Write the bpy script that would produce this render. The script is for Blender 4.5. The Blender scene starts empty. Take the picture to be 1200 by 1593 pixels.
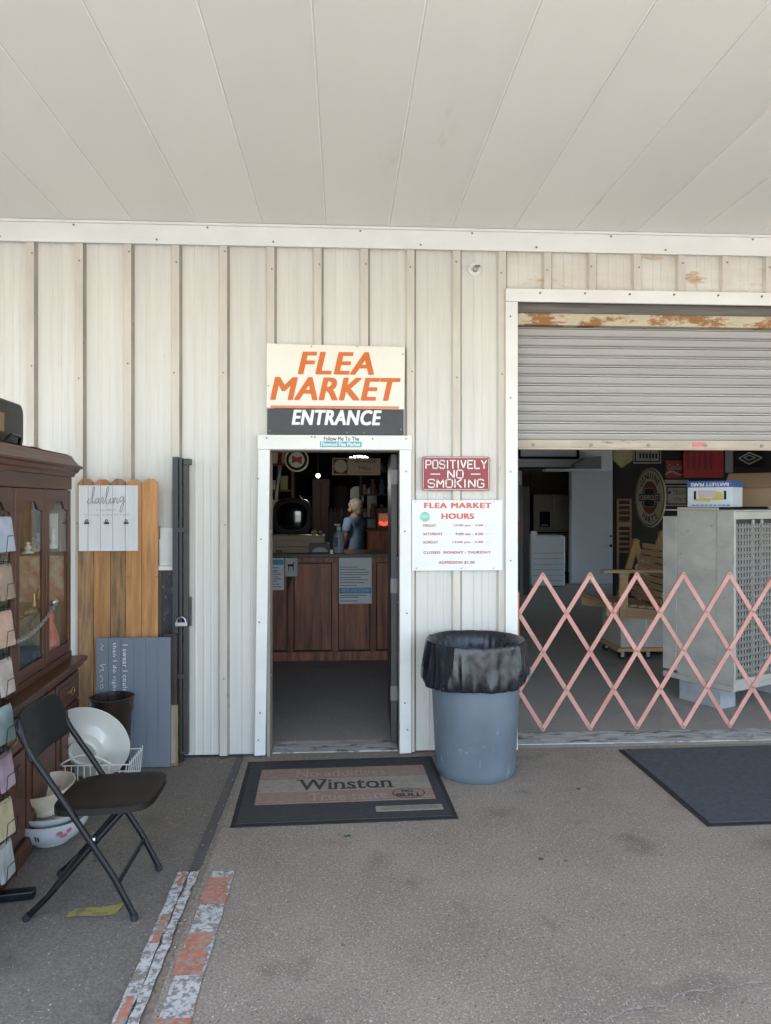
import bpy, bmesh, math, random
from math import sin, cos, pi, atan, radians, sqrt
from mathutils import Vector, Matrix, Euler
random.seed(7)
sc = bpy.context.scene
COL = sc.collection

# ------------------------------------------------------------ camera, sky, sun, exposure
FOC, CD, CH, HY = 1137.0, 4.93, 1.70, 780.0        # focal length in photo pixels, metres to the wall, eye height
TH = atan(66 / FOC); CT, ST = cos(TH), sin(TH)
cam = bpy.data.cameras.new('camera'); cam_o = bpy.data.objects.new('camera', cam); COL.objects.link(cam_o)
cam.sensor_fit = 'HORIZONTAL'; cam.sensor_width = 36; cam.lens = FOC / 1200 * 36
cam.shift_y = -(796.5 - HY) / 1200
cam.clip_start = .05; cam.clip_end = 600
cam_o.location = (0, -CD, CH); cam_o.rotation_euler = (radians(90), 0, -TH)
sc.camera = cam_o

SUN_EL, SUN_AZ = radians(58), radians(215)          # azimuth clockwise from +Y: high, behind the camera and to the left
w = bpy.data.worlds.new('World'); sc.world = w; w.use_nodes = True
nt = w.node_tree; nt.nodes.clear()
sky = nt.nodes.new('ShaderNodeTexSky'); sky.sky_type = 'NISHITA'; sky.sun_disc = False
sky.sun_elevation = SUN_EL; sky.sun_rotation = SUN_AZ; sky.air_density = 1.0; sky.dust_density = 1.0
bg = nt.nodes.new('ShaderNodeBackground'); bg.inputs[1].default_value = .15
ow = nt.nodes.new('ShaderNodeOutputWorld')
nt.links.new(sky.outputs[0], bg.inputs[0]); nt.links.new(bg.outputs[0], ow.inputs[0])
sl = bpy.data.lights.new('sun', 'SUN'); sl.energy = 4.2; sl.angle = radians(.5); sl.color = (1, .985, .955)
so = bpy.data.objects.new('sun', sl); COL.objects.link(so)
sdir = Vector((sin(SUN_AZ) * cos(SUN_EL), cos(SUN_AZ) * cos(SUN_EL), sin(SUN_EL)))
so.rotation_euler = sdir.to_track_quat('Z', 'Y').to_euler(); so.location = (0, -20, 20)
sc.view_settings.view_transform = 'Standard'; sc.view_settings.look = 'None'
sc.view_settings.exposure = 2.48; sc.view_settings.gamma = 1
sc.render.engine = 'CYCLES'
sc.cycles.use_denoising = True
sc.cycles.max_bounces = 10; sc.cycles.diffuse_bounces = 5; sc.cycles.caustics_reflective = False; sc.cycles.caustics_refractive = False
sc.cycles.sample_clamp_indirect = 6

# ------------------------------------------------------------ helpers
def at(px, py, y):                                  # photo pixel -> point on the vertical plane at depth y
    a = (px - 600) / FOC; c = -(py - HY) / FOC; t = (y + CD) / (CT - a * ST)
    return Vector(((a * CT + ST) * t, y, CH + c * t))
def X(px, y): return at(px, 0, y).x
def Z(px, py, y): return at(px, py, y).z
def gp(px, py, z=0.0):                              # photo pixel -> point on the floor
    a = (px - 600) / FOC; c = -(py - HY) / FOC; t = (z - CH) / c
    return Vector(((a * CT + ST) * t, (CT - a * ST) * t - CD, z))
def lin(r, g, b):
    f = lambda v: (v / 255 / 12.92) if v <= 10 else ((v / 255 + .055) / 1.055) ** 2.4
    return (f(r), f(g), f(b))

class MB:
    def __init__(s): s.v = []; s.f = []; s.m = []; s.M = None
    def add(s, vs, fs, mi=0):
        b = len(s.v)
        for p in vs:
            p = Vector(p); s.v.append(s.M @ p if s.M else p)
        s.f += [tuple(b + i for i in f) for f in fs]; s.m += [mi] * len(fs)
        return s
    def box(s, x0, y0, z0, x1, y1, z1, mi=0):
        if x0 > x1: x0, x1 = x1, x0
        if y0 > y1: y0, y1 = y1, y0
        if z0 > z1: z0, z1 = z1, z0
        return s.add([(x0,y0,z0),(x1,y0,z0),(x1,y1,z0),(x0,y1,z0),(x0,y0,z1),(x1,y0,z1),(x1,y1,z1),(x0,y1,z1)],
              [(0,3,2,1),(4,5,6,7),(0,1,5,4),(1,2,6,5),(2,3,7,6),(3,0,4,7)], mi)
    def prism(s, poly, y0, y1, mi=0):               # polygon in xz (counter-clockwise seen from -y), extruded in y
        n = len(poly)
        vs = [(x, y0, z) for x, z in poly] + [(x, y1, z) for x, z in poly]
        fs = [tuple(range(n)), tuple(range(2*n-1, n-1, -1))] + [(i, i+n, (i+1) % n + n, (i+1) % n) for i in range(n)]
        return s.add(vs, fs, mi)
    def extr(s, prof, z0, z1, mi=0, close=False):   # open profile in xy swept along z
        n = len(prof)
        vs = [(x, y, z0) for x, y in prof] + [(x, y, z1) for x, y in prof]
        k = n if close else n - 1
        return s.add(vs, [(i, (i+1) % n, (i+1) % n + n, i+n) for i in range(k)], mi)
    def tube(s, pts, r, n=8, mi=0, cap=True):
        pts = [Vector(p) for p in pts]; rs = r if isinstance(r, (list, tuple)) else [r] * len(pts)
        up = None; vs = []
        for i, p in enumerate(pts):
            d = ((pts[i+1] if i+1 < len(pts) else p) - (pts[i-1] if i else p)).normalized()
            if up is None: up = Vector((0,0,1)) if abs(d.z) < .9 else Vector((1,0,0))
            a = d.cross(up).normalized(); b = a.cross(d).normalized(); up = b
            vs += [p + (a*cos(2*pi*k/n) + b*sin(2*pi*k/n)) * rs[i] for k in range(n)]
        fs = [(i*n+k, i*n+(k+1) % n, (i+1)*n+(k+1) % n, (i+1)*n+k) for i in range(len(pts)-1) for k in range(n)]
        if cap: fs += [tuple(range(n-1, -1, -1)), tuple(range((len(pts)-1)*n, len(pts)*n))]
        return s.add(vs, fs, mi)
    def lathe(s, prof, n=32, c=(0,0,0), mi=0):      # profile of (radius, z)
        vs = [(c[0]+r*cos(2*pi*k/n), c[1]+r*sin(2*pi*k/n), c[2]+z) for r, z in prof for k in range(n)]
        fs = [(i*n+k, i*n+(k+1) % n, (i+1)*n+(k+1) % n, (i+1)*n+k) for i in range(len(prof)-1) for k in range(n)]
        return s.add(vs, fs, mi)
    def disc(s, cx, cz, r, y0, y1, n=32, rz=None, mi=0):
        rz = rz or r
        return s.prism([(cx + r*cos(2*pi*k/n), cz + rz*sin(2*pi*k/n)) for k in range(n)], y0, y1, mi)
    def ring(s, cx, cz, r0, r1, y0, y1, n=40, mi=0):
        for k in range(n):
            a, b = 2*pi*k/n, 2*pi*(k+1)/n
            s.prism([(cx+r0*cos(a), cz+r0*sin(a)), (cx+r1*cos(a), cz+r1*sin(a)), (cx+r1*cos(b), cz+r1*sin(b)), (cx+r0*cos(b), cz+r0*sin(b))], y0, y1, mi)
        return s
    def ribbon(s, pts, wd, y0, y1, mi=0):           # flat stroke in xz with thickness in y
        for i in range(len(pts)-1):
            a, b = Vector(pts[i]), Vector(pts[i+1]); d = (b-a)
            if d.length < 1e-6: continue
            d.normalize(); nn = Vector((-d.y, d.x)) * wd/2; e = d * wd * .22
            q = [a-nn-e, b-nn+e, b+nn+e, a+nn-e]
            s.prism([(p.x, p.y) for p in q], y0, y1 + i*1e-5, mi)
        return s
    def ellipsoid(s, c, r, n=20, m=12, mi=0, e=1.0):
        sg = lambda v: math.copysign(abs(v) ** e, v)
        vs = []; fs = []
        for i in range(m+1):
            ph = -pi/2 + pi*i/m
            for k in range(n):
                th = 2*pi*k/n
                vs.append((c[0]+r[0]*sg(cos(ph))*sg(cos(th)), c[1]+r[1]*sg(cos(ph))*sg(sin(th)), c[2]+r[2]*sg(sin(ph))))
        for i in range(m):
            for k in range(n): fs.append((i*n+k, i*n+(k+1) % n, (i+1)*n+(k+1) % n, (i+1)*n+k))
        return s.add(vs, fs, mi)
    def build(s, name, mats, parent=None, smooth=False, bevel=0, local=False, **kw):
        me = bpy.data.meshes.new(name); me.from_pydata([tuple(v) for v in s.v], [], s.f)
        ml = mats if isinstance(mats, (list, tuple)) else [mats]
        for m in ml: me.materials.append(m)
        me.polygons.foreach_set('material_index', s.m)
        me.validate(); me.update()
        bm = bmesh.new(); bm.from_mesh(me); bmesh.ops.recalc_face_normals(bm, faces=bm.faces); bm.to_mesh(me); bm.free()
        if smooth:
            me.polygons.foreach_set('use_smooth', [True] * len(me.polygons))
            try: me.set_sharp_from_angle(angle=radians(42))
            except Exception: pass
        o = bpy.data.objects.new(name, me); COL.objects.link(o)
        if bevel:
            b = o.modifiers.new('bevel', 'BEVEL'); b.width = bevel; b.segments = 2; b.limit_method = 'ANGLE'; b.harden_normals = False
        if parent is not None: child(o, parent, local)
        tag(o, **kw)
        return o
def child(o, parent, local=False):
    o.parent = parent
    if not local: o.matrix_parent_inverse = wm(parent).inverted()
def wm(o):
    m = o.matrix_basis.copy()
    if o.parent: m = wm(o.parent) @ o.matrix_parent_inverse @ m
    return m
def tag(o, label=None, cat=None, group=None, kind=None):
    if label: o['label'] = label
    if cat: o['category'] = cat
    if group: o['group'] = group
    if kind: o['kind'] = kind
    return o
def thing(name, label, cat, loc=(0,0,0), rz=0, group=None):
    o = bpy.data.objects.new(name, None); COL.objects.link(o); o.location = loc; o.rotation_euler = (0,0,rz)
    o.empty_display_size = .1
    return tag(o, label, cat, group)
def dup(o, parent, off=(0,0,0)):
    c = o.copy(); COL.objects.link(c); mpi = o.matrix_parent_inverse.copy(); c.parent = parent; c.matrix_parent_inverse = mpi; c.location = o.location + Vector(off)
    return c

# ------------------------------------------------------------ materials
def mat(name, c, rough=.6, var=.12, scale=6, bump=0, bscale=80, metal=0, c2=None, spot=None, spot_amt=.5, spot_scale=12, orand=0.0,
        stretch=(1,1,1), emit=0, coat=0, spec=.5, detail=6, rot=(0,0,0)):
    m = bpy.data.materials.new(name); m.use_nodes = True; n = m.node_tree.nodes; l = m.node_tree.links
    bs = n['Principled BSDF']
    tc = n.new('ShaderNodeTexCoord'); oi = n.new('ShaderNodeObjectInfo')
    mp = n.new('ShaderNodeMapping'); mp.inputs['Scale'].default_value = stretch; mp.inputs['Rotation'].default_value = rot
    ad = n.new('ShaderNodeVectorMath'); ad.operation = 'ADD'
    cx = n.new('ShaderNodeVectorMath'); cx.operation = 'SCALE'; cx.inputs[0].default_value = (13, 7, 11)
    l.new(oi.outputs['Random'], cx.inputs['Scale']); l.new(tc.outputs['Object'], mp.inputs[0]); l.new(mp.outputs[0], ad.inputs[0]); l.new(cx.outputs[0], ad.inputs[1])
    vec = ad.outputs[0]
    nz = n.new('ShaderNodeTexNoise'); nz.inputs['Scale'].default_value = scale; nz.inputs['Detail'].default_value = detail; nz.inputs['Roughness'].default_value = .6
    l.new(vec, nz.inputs['Vector'])
    rp = n.new('ShaderNodeValToRGB'); c2 = c2 or tuple(v * (1 - var) for v in c)
    rp.color_ramp.elements[0].position = .33; rp.color_ramp.elements[1].position = .67
    rp.color_ramp.elements[0].color = (*c2, 1); rp.color_ramp.elements[1].color = (*[min(1, v * (1 + var * .5)) for v in c], 1)
    l.new(nz.outputs[0], rp.inputs[0]); col = rp.outputs[0]
    if spot:
        n2 = n.new('ShaderNodeTexNoise'); n2.inputs['Scale'].default_value = spot_scale; n2.inputs['Detail'].default_value = 8; n2.inputs['Roughness'].default_value = .7
        l.new(vec, n2.inputs['Vector'])
        r2 = n.new('ShaderNodeValToRGB'); r2.color_ramp.elements[0].position = .72 - .3 * spot_amt; r2.color_ramp.elements[1].position = .80 - .3 * spot_amt
        l.new(n2.outputs[0], r2.inputs[0])
        mx = n.new('ShaderNodeMixRGB'); mx.inputs[2].default_value = (*spot, 1); l.new(r2.outputs[0], mx.inputs[0]); l.new(col, mx.inputs[1]); col = mx.outputs[0]
    if orand:
        hs = n.new('ShaderNodeHueSaturation'); mr = n.new('ShaderNodeMapRange'); mr.inputs[3].default_value = 1 - orand; mr.inputs[4].default_value = 1 + orand
        l.new(oi.outputs['Random'], mr.inputs[0]); l.new(mr.outputs[0], hs.inputs['Value']); l.new(col, hs.inputs['Color']); col = hs.outputs[0]
    l.new(col, bs.inputs['Base Color'])
    rr = n.new('ShaderNodeMapRange'); rr.inputs[3].default_value = max(.02, rough - .1); rr.inputs[4].default_value = min(1, rough + .12)
    l.new(nz.outputs[0], rr.inputs[0]); l.new(rr.outputs[0], bs.inputs['Roughness'])
    bs.inputs['Metallic'].default_value = metal; bs.inputs['Specular IOR Level'].default_value = spec
    if coat: bs.inputs['Coat Weight'].default_value = coat; bs.inputs['Coat Roughness'].default_value = .1
    if bump:
        n3 = n.new('ShaderNodeTexNoise'); n3.inputs['Scale'].default_value = bscale; n3.inputs['Detail'].default_value = 5; l.new(vec, n3.inputs['Vector'])
        bp = n.new('ShaderNodeBump'); bp.inputs['Strength'].default_value = bump; bp.inputs['Distance'].default_value = .01
        l.new(n3.outputs[0], bp.inputs['Height']); l.new(bp.outputs[0], bs.inputs['Normal'])
    if emit:
        bs.inputs['Emission Color'].default_value = (*c, 1); bs.inputs['Emission Strength'].default_value = emit
    return m
def wood(name, c, c2, rough=.5, axis='z', scale=9, coat=0, orand=.1):
    st = {'z': (6, 6, .5), 'x': (.5, 6, 6), 'y': (6, .5, 6)}[axis]
    return mat(name, c, rough, .2, scale, bump=.15, bscale=scale*2, c2=c2, stretch=st, orand=orand, coat=coat, detail=9)
def glass_mat(name, tint=(1,1,1), gloss=.08):
    m = bpy.data.materials.new(name); m.use_nodes = True; n = m.node_tree.nodes; l = m.node_tree.links
    n.remove(n['Principled BSDF']); out = n['Material Output']
    tr = n.new('ShaderNodeBsdfTransparent'); tr.inputs[0].default_value = (*tint, 1)
    gl = n.new('ShaderNodeBsdfGlossy'); gl.inputs['Roughness'].default_value = .03
    fr = n.new('ShaderNodeFresnel'); fr.inputs[0].default_value = 1.5
    ge = n.new('ShaderNodeNewGeometry'); m1 = n.new('ShaderNodeMath'); m1.operation = 'SUBTRACT'; m1.inputs[0].default_value = 1; l.new(ge.outputs['Backfacing'], m1.inputs[1]); m2 = n.new('ShaderNodeMath'); m2.operation = 'MULTIPLY'; l.new(fr.outputs[0], m2.inputs[0]); l.new(m1.outputs[0], m2.inputs[1])
    mx = n.new('ShaderNodeMixShader'); l.new(m2.outputs[0], mx.inputs[0]); l.new(tr.outputs[0], mx.inputs[1]); l.new(gl.outputs[0], mx.inputs[2])
    l.new(mx.outputs[0], out.inputs[0])
    return m
def concrete(name, base, base2, speck=0.0, scale=1.3, light=(.44,.41,.37), dark=(.07,.06,.052), rough=.85, stain=.45):
    m = bpy.data.materials.new(name); m.use_nodes = True; n = m.node_tree.nodes; l = m.node_tree.links
    bs = n['Principled BSDF']; tc = n.new('ShaderNodeTexCoord'); v = tc.outputs['Object']
    def noise(s, d=8, r=.6):
        q = n.new('ShaderNodeTexNoise'); q.inputs['Scale'].default_value = s; q.inputs['Detail'].default_value = d; q.inputs['Roughness'].default_value = r; l.new(v, q.inputs['Vector']); return q.outputs[0]
    def ramp(i, p0, p1, c0=(0,0,0), c1=(1,1,1)):
        if p0 > p1: p0, p1, c0, c1 = p1, p0, c1, c0
        q = n.new('ShaderNodeValToRGB'); q.color_ramp.elements[0].position = p0; q.color_ramp.elements[1].position = p1
        q.color_ramp.elements[0].color = (*c0, 1); q.color_ramp.elements[1].color = (*c1, 1); l.new(i, q.inputs[0]); return q.outputs[0]
    def mix(f, a, b):
        q = n.new('ShaderNodeMixRGB'); l.new(f, q.inputs[0]); l.new(a, q.inputs[1])
        if isinstance(b, tuple): q.inputs[2].default_value = (*b, 1)
        else: l.new(b, q.inputs[2])
        return q.outputs[0]
    col = ramp(noise(scale), .3, .7, base2, base)
    fine = noise(95, 6, .9)
    col = mix(ramp(fine, .48, .66), col, tuple(min(1, x*1.45) for x in base))
    col = mix(ramp(fine, .50, .34), col, tuple(x*.50 for x in base))
    st_ = ramp(noise(2.6, 3, .5), .60, .78); q = n.new('ShaderNodeMath'); q.operation = 'MULTIPLY'; q.inputs[1].default_value = stain; l.new(st_, q.inputs[0])
    col = mix(q.outputs[0], col, tuple(x*.55 for x in base2))
    col = mix(ramp(noise(9, 6, .7), .62, .74), col, tuple(x*1.2 for x in base)); col = mix(ramp(noise(5.3, 7, .75), .64, .72), col, tuple(x*.62 for x in base2))
    vs_ = n.new('ShaderNodeTexVoronoi'); vs_.inputs['Scale'].default_value = 3.1; l.new(v, vs_.inputs['Vector'])
    col = mix(ramp(vs_.outputs['Distance'], .055, .035), col, tuple(x*.35 for x in base2))
    if speck:
        for sc_, thr, cc in ((90, .15, light), (75, .13, dark), (130, .2, tuple(x*.85 for x in light)), (70, .14, (.24,.14,.09)), (48, .09, tuple(x*1.1 for x in light))):
            vo = n.new('ShaderNodeTexVoronoi'); vo.inputs['Scale'].default_value = sc_
            dn = n.new('ShaderNodeTexNoise'); dn.inputs['Scale'].default_value = sc_*1.3; l.new(v, dn.inputs['Vector']); dv = n.new('ShaderNodeVectorMath'); dv.operation = 'MULTIPLY_ADD'; dv.inputs[1].default_value = (1.1/sc_,)*3
            l.new(dn.outputs[1], dv.inputs[0]); l.new(v, dv.inputs[2]); l.new(dv.outputs[0], vo.inputs['Vector'])
            a = ramp(vo.outputs['Distance'], thr*2.2, thr*1.4)
            sp = n.new('ShaderNodeSeparateColor'); l.new(vo.outputs['Color'], sp.inputs[0])
            b = ramp(sp.outputs[0], 1-speck, 1-speck+.02)
            mm = n.new('ShaderNodeMath'); mm.operation = 'MULTIPLY'; l.new(a, mm.inputs[0]); l.new(b, mm.inputs[1])
            col = mix(mm.outputs[0], col, cc)
    l.new(col, bs.inputs['Base Color']); bs.inputs['Roughness'].default_value = rough
    bp = n.new('ShaderNodeBump'); bp.inputs['Strength'].default_value = .35 if speck else .15; bp.inputs['Distance'].default_value = .004
    l.new(fine, bp.inputs['Height']); l.new(bp.outputs[0], bs.inputs['Normal'])
    return m

PAINT = (.605, .582, .53)
m_side = mat('siding paint', PAINT, .45, .10, 3.0, c2=(.565,.543,.495), stretch=(5,1,.35), spot=(.40,.34,.27), spot_amt=.19, spot_scale=9, orand=.03, spec=.4, bump=.12, bscale=3.5)
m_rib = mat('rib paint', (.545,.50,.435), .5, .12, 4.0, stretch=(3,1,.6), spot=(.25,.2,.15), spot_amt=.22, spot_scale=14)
m_trim = mat('trim paint', (.69,.685,.65), .4, .07, 4, spot=(.42,.33,.25), spot_amt=.14, spot_scale=7, stretch=(.6,1,1))
m_stain = mat('water-stained siding paint', (.61,.59,.53), .5, .1, 4, c2=(.55,.51,.43), spot=(.44,.31,.19), spot_amt=.50, spot_scale=5, stretch=(.5,1,1.6))
m_ceil = mat('soffit enamel', (.745,.745,.715), .40, .05, 1.2, orand=.012, spot=(.62,.59,.53), spot_amt=.22, spot_scale=1.6, spec=.4, stretch=(1,.3,1), bump=.05, bscale=2.2)
m_seam_glint = mat('soffit seam highlight', (.90,.90,.88), .35)  # brighter strip stands in for light caught along each panel edge
m_flank_shade = mat('shaded grimy rib flank', (.31,.285,.245), .7, .25, 6, stretch=(3,1,.5), spot=(.15,.13,.11), spot_amt=.35)  # darker colour stands in for the rib's shaded right side, plus grime
m_dark = mat('dark gap', (.02,.02,.02), .9)
m_screw = mat('screw steel', (.22,.2,.18), .5, metal=.6)
m_slab = concrete('exposed aggregate concrete', (.270,.230,.184), (.168,.142,.114), speck=.14, scale=1.5, stain=.8)
m_slab2 = concrete('smooth grey concrete', (.175,.155,.130), (.108,.096,.082), speck=.03, scale=1.1, stain=.5)
m_lot = concrete('parking lot concrete', (.36,.355,.335), (.30,.295,.275), speck=.2, scale=.3)
m_infl = concrete('worn interior concrete', (.36,.33,.295), (.24,.22,.195), scale=.8, rough=.6, stain=.5)
m_sill = mat('flaking white sill paint', (.50,.49,.46), .8, .2, 10, c2=(.34,.32,.29), spot=(.13,.12,.10), spot_amt=.66, spot_scale=13, bump=.4, bscale=40, stretch=(.5,1.5,1))
m_tar = mat('tar joint', (.085,.08,.075), .8, .2, 20)
m_wpaint = mat('worn white traffic paint', (.46,.46,.45), .8, .15, 12, spot=(.19,.17,.145), spot_amt=.82, spot_scale=36)
m_opaint = mat('worn orange traffic paint', (.40,.145,.085), .8, .2, 12, spot=(.27,.235,.20), spot_amt=.80, spot_scale=40)
m_ypaint = mat('worn yellow paint', (.30,.26,.07), .8, .15, 18, spot=(.16,.145,.10), spot_amt=.62, spot_scale=20)
m_black = mat('black enamel', (.006,.006,.007), .38, .2, 8, spec=.35)
m_blackp = mat('black plastic', (.009,.009,.010), .45, .2, 8, spec=.3)
m_seat = mat('dark brown-black seat plastic', (.009,.0075,.007), .45, .2, 5, bump=.1, bscale=300, spec=.3)
m_rubber = mat('rubber', (.015,.015,.016), .8)
m_steel = mat('galvanised steel', (.45,.45,.45), .35, metal=.9)
m_brass = mat('aged brass', (.45,.33,.15), .35, metal=.9)
m_white = mat('white paint', (.75,.75,.74), .5, .06)
m_red = mat('red paint', (.42,.05,.06), .5, .1)
m_orange = mat('orange vinyl', (.58,.125,.006), .5, .05)
m_cream = mat('cream sign enamel', (.73,.69,.60), .4, .06, 2.5, spot=(.62,.46,.28), spot_amt=.12, spot_scale=3)
m_char = mat('charcoal sign paint', (.045,.047,.052), .55, .25, 9, bump=.3, bscale=25)
m_dkwood = wood('dark walnut', (.105,.034,.016), (.032,.011,.006), .45, 'z', 5, coat=.06)
m_dkwoodx = wood('dark walnut rail', (.090,.032,.016), (.032,.011,.006), .45, 'x', 5, coat=.06)
m_ctr = wood('stained oak plywood', (.42,.15,.075), (.13,.045,.025), .45, 'z', 3, orand=.22)
m_cedar = wood('cedar board', (.46,.235,.085), (.30,.135,.045), .6, 'z', 5, orand=.16)
m_cedar2 = wood('weathered cedar board', (.34,.19,.08), (.13,.075,.04), .7, 'z', 8, orand=.1)
m_bench = wood('raw pine slat', (.55,.36,.21), (.42,.26,.14), .6, 'x', 5)
m_pine = wood('pale pine box', (.36,.28,.19), (.27,.20,.13), .6, 'x', 4)

# ------------------------------------------------------------ ground
MB().box(-70, -90, -.3, 70, -7.2, -.03).build('parking_lot', m_lot, kind='structure')
MB().box(11.2, -7.2, -.3, 70, 60, -.03).box(9.0, .05, -.3, 11.2, 60, -.03).build('added_side_yard', m_lot, kind='structure')  # unseen ground added outside the invented side bay, to bounce daylight in
slab = MB().box(-.63, -7.2, -.2, 11, .045, 0).build('entrance_slab', m_slab, kind='structure')
slab2 = MB().box(-8, -7.2, -.2, -.66, .045, -.004).build('side_slab', m_slab2, kind='structure')
MB().box(-.66, -7.2, -.2, -.63, .045, -.006).build('expansion_joint', mat('crumbled joint', (.235,.20,.16), .9, .3, 40, bump=.5, bscale=60), slab2)
MB().box(-.708, -1.53, -.02, -.66, .0, .0005).build('tar_strip', m_tar, slab2)
rnd = random.Random(3)
def worn_strip(name, x0, x1, ya, yb, z, m, parent, jag=.006, step=.05):
    mb = MB(); n = int(abs(yb - ya) / step) + 1; vs = []
    for i in range(n + 1):
        y = ya + (yb - ya) * i / n
        vs += [(x0 + rnd.uniform(-jag, jag), y, z), (x1 + rnd.uniform(-jag, jag), y, z)]
    mb.add(vs, [(2*i, 2*i+1, 2*i+3, 2*i+2) for i in range(n)])
    return mb.build(name, m, parent)
worn_strip('painted_stripe', -.752, -.705, -1.535, -7.1, .0035, m_wpaint, slab2, .003)
worn_strip('painted_stripe', -.698, -.662, -1.535, -7.1, .0035, m_wpaint, slab2, .006)
worn_strip('painted_stripe', -.604, -.497, -1.54, -7.1, .004, m_wpaint, slab, .004)
for ya, yb, x0, x1 in ((-1.60, -1.82, -.606, -.502), (-2.02, -2.28, -.608, -.505), (-2.50, -2.78, -.606, -.5), (-3.1, -3.4, -.606, -.5)):
    worn_strip('orange_paint_patch', x0, x1, ya, yb, .0065, m_opaint, slab, .012, .03)
for ya, yb, x0, x1 in ((-1.545, -1.66, -.735, -.712), (-1.90, -2.08, -.742, -.714), (-2.38, -2.56, -.738, -.71)):
    worn_strip('orange_paint_patch', x0, x1, ya, yb, .006, m_opaint, slab2, .006, .03)
yv = [(-1.135,-1.875),(-1.06,-1.868),(-.99,-1.874),(-.935,-1.862),(-.925,-1.80),(-.915,-1.765),(-.95,-1.792),(-1.0,-1.80),(-1.06,-1.806),(-1.11,-1.812),(-1.13,-1.84)]
MB().add([(x, y, .001) for x, y in yv], [tuple(range(len(yv)))]).build('yellow_paint_mark', m_ypaint, slab2)
m_crack = mat('crack fill', (.36,.325,.285), .9, .3, 30, spot=(.2,.175,.15), spot_amt=.7, spot_scale=30)
def crack(pts, wd):
    g = [gp(*p) for p in pts]; path = []
    for a, b in zip(g, g[1:]):
        k = max(2, int((b - a).length / .03))
        for i in range(k):
            p = a.lerp(b, i / k); path.append(p + Vector((rnd.uniform(-.008,.008), rnd.uniform(-.008,.008), 0)))
    mb = MB(); vs = []
    for p in path:
        ww = wd * rnd.uniform(.25, 1)
        vs += [(p.x, p.y - ww, .003), (p.x, p.y + ww, .003)]
    mb.add(vs, [(2*i, 2*i+1, 2*i+3, 2*i+2) for i in range(len(path)-1)]); mb.build('crack', m_crack, slab)
crack([(595,1366),(640,1370),(690,1368),(722,1362)], .0035); crack([(722,1372),(760,1398),(810,1424)], .0025); crack([(870,1470),(940,1510),(985,1535)], .003)
crack([(925,1592),(985,1572),(1030,1566),(1062,1546),(1120,1538),(1200,1526),(1290,1512)], .006)
infl = MB().box(-3.4, .045, -.2, 1.1, 12, .001).build('market_floor', m_infl, kind='structure')
gfl = MB().box(1.1, .045, -.2, 9, 15, .001).build('garage_floor', m_infl, kind='structure')
MB().box(1.19, .1, -.01, 7.6, .36, .006).build('painted_sill', m_sill, gfl, bevel=.003)
MB().box(-.478, .03, -.01, .375, .26, .007).build('door_threshold', m_sill, infl, bevel=.003)
MB().add([gp(540,1301)+Vector((dx,dy,.004)) for dx,dy in ((-.02,-.01),(0,-.018),(.022,-.004),(.012,.012),(-.006,.006))], [(0,1,2,3,4)]).build('fallen_leaf', mat('leaf green', (.03,.09,.04), .7), label='small green leaf scrap lying in front of the printed doormat', cat='leaf')

# ------------------------------------------------------------ canopy ceiling
CZ = 3.535; CEX0, CEX1, CEY = -7.3, 10.6, -5.2
can = thing('canopy', 'off-white ribbed metal canopy ceiling over the entrance', 'canopy', (0, -3, CZ))
PITCH = .4195; x0 = -.112
pan = None; i0 = int((CEX0 - x0) / PITCH); i1 = int((CEX1 - x0) / PITCH)
for i in range(i0, i1):
    if pan is None:
        mb = MB(); wd = PITCH
        prof = [(0,.0032),(.0022,0),(wd-.0022,0),(wd,.0032)]
        vs = [(x, CEY, z) for x, z in prof] + [(x, -.004, z) for x, z in prof]; n = len(prof)
        mb.add(vs, [(k, k+1, k+1+n, k+n) for k in range(n-1)])
        mb.add([(wd-.0085,CEY,-.0009),(wd-.0030,CEY,-.0009),(wd-.0030,-.004,-.0009),(wd-.0085,-.004,-.0009)], [(0,1,2,3)], 1); pan = mb.build('soffit_panel', [m_ceil, m_seam_glint], can, local=True); pan.location = (x0 + i*PITCH, 3, 0); first = pan
    else:
        c = dup(first, can); c.location = (x0 + i*PITCH, 3, 0)
MB().box(CEX0, CEY, CZ+.031, CEX1, .2, CZ+.2).build('roof_deck', m_trim, can)
MB().box(CEX0-.05, CEY-.05, CZ-.12, CEX1+.05, CEY-.001, CZ+.25).build('fascia', m_trim, can)

# ------------------------------------------------------------ front wall
wall = thing('warehouse_wall', 'cream ribbed metal warehouse wall with entrance doorway and wide roller opening', 'wall', (0, 0, 0))
DL, DR, DT = -.486, .382, 2.044                     # doorway
RL, RR, RT = 1.179, 7.6, 3.05                      # roller opening
RP, R0 = .3120, -2.041
def bay(x, z0, z1, m, zr):
    mb = MB(); a = RP
    prof = [(.037,0),(.115,0),(.120,-.0035),(.130,-.0035),(.135,0),(.172,0),(.177,-.0035),(.187,-.0035),(.192,0),(.222,0),(.226,-.0025),(.234,-.0025),(.238,0),(a-.036,0),(a-.024,-.031)]
    mb.extr([(x+p, q) for p, q in prof], z0, z1, 0)
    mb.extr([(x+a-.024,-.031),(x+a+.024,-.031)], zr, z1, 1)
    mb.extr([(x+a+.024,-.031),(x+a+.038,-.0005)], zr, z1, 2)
    return mb.build('siding_panel', [m, m_rib, m_flank_shade], wall)
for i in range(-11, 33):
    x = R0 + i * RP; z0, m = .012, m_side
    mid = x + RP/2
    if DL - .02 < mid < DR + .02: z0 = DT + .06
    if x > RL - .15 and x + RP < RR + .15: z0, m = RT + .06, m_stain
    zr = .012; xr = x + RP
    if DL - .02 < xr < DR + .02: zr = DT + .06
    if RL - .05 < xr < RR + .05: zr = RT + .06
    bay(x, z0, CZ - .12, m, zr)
MB().box(-5.6, -.052, CZ-.142, 8.3, -.0325, CZ-.002).build('eave_trim', m_trim, wall, bevel=.003)
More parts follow.
